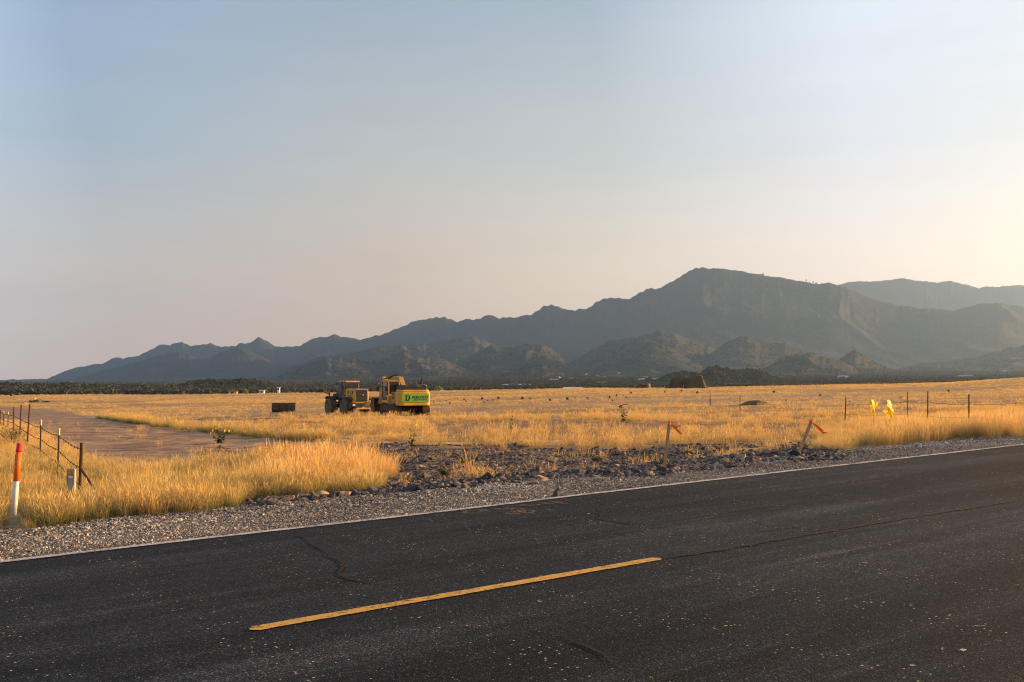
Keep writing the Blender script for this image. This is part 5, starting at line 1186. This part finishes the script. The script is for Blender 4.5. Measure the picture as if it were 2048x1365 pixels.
for i, (a, y, w, h, wl_, rf_, lb) in enumerate((
    (1091, 755, 13, 4, WP, RG, 'small white house highest of the group above the pale blue barn'), (1117, 756, 9, 4, WP, RG, 'tiny white house straight above the barn'),
    (1106, 762, 26, 3.5, WP, RB, 'long low building with pale bluish roof above the barn'), (1142, 758, 15, 3.5, TW, RR_, 'tan house with red brown roof above the barn right end'),
    (1173, 750, 10, 6, WP, RG, 'white house topmost on the slope left of the wooded hill'), (1195, 754, 12, 4, TW, RG, 'tan house just right of the topmost white one'),
    (1208, 756, 13, 5, WP, RG, 'bright white house on the slope right of the barn'), (1191, 768, 11, 4, WP, RG, 'white house low in the trees right of the barn'),
    (1204, 771, 15, 4, TW, RR_, 'tan house lowest in the trees right of the barn'), (1283, 762, 11, 5, WP, RG, 'small white house left of the soil pile'),
    (1292, 757, 15, 4.5, TW, RG, 'tan house above the long pale roof left of the soil pile'), (1312, 760, 17, 4.5, WP, RR_, 'wide pale house nearest above the soil pile'),
    (1296, 766, 60, 2.5, WP, RB, 'very long pale low building left of the soil pile'), (1035, 774, 46, 2.5, WP, RB, 'long pale low shed behind the field left of the barn'),
    (1687, 757, 22, 6, WP, RG, 'white farmhouse in the dark valley right of the wooded hill'), (1931, 754, 34, 4, TW, RG, 'long tan ranch building behind the field at the right'),
    (2008, 745, 14, 6, WP, RG, 'small white house at the foot of the mountain near the right edge'), (1238, 747, 12, 4, TW, RG, 'faint tan house midway up the valley right of the barn'))):
    house(a, y, 0, w, 8, h, wl_, rf_, lb, random.uniform(-.4, .2))
house(1146, 0, 520, 11.6, 7, .1, WP, RB, 'barn with wide pale blue metal roof just beyond the field edge', 0, 'barn', .25, 'barn', 779.5).scale = (1, 1, .8)
house(466, 0, 640, 4.8, 4, 1.6, TW, RR_, 'low tan house at the field edge left of the loader bucket', 0, 'house', .1, 'house', 789)
house(524, 0, 640, 3.0, 3, 1.5, WP, TW, 'small pale hut at the field edge between two trees', 0, 'hut', .1, 'hut', 787)
house(557, 0, 700, 1.7, 2, 1.9, WP, WP, 'tiny white shed above the loader bucket', 0, 'shed', .1, 'shed', 782)
house(1287, 0, 360, 1.7, 2, 1.0, M['rust'], M['rust'], 'small rusty brown shed on the horizon left of the soil pile', .3, 'shed', .1, 'shed', 775.5)
t_ = thing('water_tank', 'small tan upright tank beside the rusty shed on the horizon', 'tank', at(1298, 360), 0); t_.location.z = zof(776, 360)
MB().lathe([(0, .5), (1.2, .5), (1.35, .3), (1.6, .1)], 'z', n=16).build('shell', TW, t_)
for k, (a, y0, y1, Yd) in enumerate(((1329, 772, 778, 290), (1367, 771, 777, 285), (1452, 768, 777, 280), (1548, 768, 776, 280), (652, 779, 787, 300), (360, 800, 817, 120))):
    o = thing('boundary_stake', ('thin pale stake left in front of the soil pile', 'thin pale stake right in front of the soil pile', 'pale stake where the soil bank begins', 'pale stake halfway along the soil bank', 'tan stake on the horizon left of the wheel loader', 'thin grey stake in the field left of the loader bucket')[k], 'stake', at(a, Yd))
    MB().box((0, 0, (zof(y0, Yd) - o.location.z) / 2), (.10 if Yd > 200 else .045, .05, abs(zof(y0, Yd) - o.location.z) + .4)).build('pole', M['tanwall'] if k != 5 else M['galv'], o, .01)

# ------------------------------------------------------------------ odds and ends in the left field
pj_ = G(77, 805, 60, 400)
o = heap('brush_heap', 'low brown brush heap in the golden field at the left', 'brush heap', 66, 88, pj_.y, [(66, 806), (70, 801), (76, 799.5), (82, 800), (88, 805)], 1.2, soil2, .4, 31, 30, 14)
wt = thing('white_tub', 'white tub resting on top of the brush heap', 'tub', (((70.5 - 1024) / 1991) * pj_.y, pj_.y, zof(798.5, pj_.y))); MB().lathe([(0, .22), (.02, .26), (.2, .32), (.22, .30)], 'z', n=16).build('bowl', WP, wt)
ty = thing('old_tyre', 'black tyre at the left end of the brush heap', 'tyre', (((64 - 1024) / 1991) * pj_.y, pj_.y - .3, zof(804, pj_.y)))
MB().lathe([(-.15, .22), (-.17, .36), (-.1, .42), (.1, .42), (.17, .36), (.15, .22)], 'x', n=20).build('carcass', M['rubber'], ty)
pk = thing('steel_beam', 'dark blue grey beam lying right of the brush heap', 'beam', (((94 - 1024) / 1991) * pj_.y, pj_.y, zof(804.5, pj_.y))); MB().box((0, 0, 0), (1.4, .25, .05)).box((0, 0, .11), (1.4, .08, .18)).box((0, 0, .22), (1.4, .25, .05)).build('beam', M['black'], pk)
ps = G(23, 793, 100, 500); bs = thing('stock_tank', 'small dark tank far off at the left end of the field', 'tank', ps); MB().lathe([(0, .5), (.7, .5), (.75, .47)], 'z', n=16).build('shell', M['dsteel'], bs)
pr_ = G(1108, 994); rs = thing('rubber_scrap', 'short black rubber scrap sticking up at the road edge', 'scrap', pr_)
MB().prism([(-.03, 0), (.05, .0), (.035, .05), (.07, .11), (.05, .125), (.0, .06)], -.012, .012, 'y').build('strip', M['rubber'], rs)
# rocks big enough to tell apart
big = [(1590, 912, .42, .05, 'black flat rock at the foot of the leaning stake'), (1600, 921, .26, .95, 'pale tan rock just in front of the black rock by the leaning stake'), (1063, 969, .27, .95, 'pale orange tan stone on the gravel in the middle'), (948, 974, .22, .3, 'dark two toned stone set forward on the gravel'),
       (1323, 945, .30, .25, 'grey boulder at the foot of the upright stake'), (649, 994, .30, .8, 'brown rounded rock at the end of the left rock strip'), (524, 1000, .26, .5, 'grey brown rock leading the left rock strip'), (545, 1011, .20, .2, 'dark rock alone on the gravel below the left rock strip'),
       (1508, 923, .24, .1, 'dark rock between the two stakes nearer the leaning one'), (1090, 963, .18, .85, 'small tan stone beside the pale orange one'), (1010, 950, .24, .15, 'flat dark rock right of the tall grass end'), (870, 968, .26, .2, 'dark slab at the lower edge of the rocks below the sunflower'),
       (1690, 893, .17, .7, 'reddish brown stone on the gravel right of the leaning stake'), (1660, 915, .24, .1, 'dark rock lying right of the leaning stake foot')]
for k, (a, y, sz_, tn_, lb) in enumerate(big):
    n = NT('loose_rock_%d' % k); v = n.coord('Object'); cc = [(.03, .032, .038), (.10, .095, .10), (.17, .13, .11), (.42, .29, .18)]
    c_ = cc[min(3, int(tn_ * 3.99))]; n.base(n.mix(n.mr(n.noise(v, 5, 5), .35, .7), tuple(x * .75 for x in c_), tuple(min(1, x * 1.35) for x in c_))); n.set(.85, 0, .2); n.bump(n.noise(v, 12, 4), .4, .02)
    sz_ *= .72; me = stone(900 + k, .55, 3, n.m, .08); p = G(a, y); o = link('loose_rock', me, None, p + Vector((0, 0, sz_ * .14)), (0, 0, r.uniform(0, 6))); o.scale = (sz_,) * 3; tag(o, lb, 'rock')
#--END3
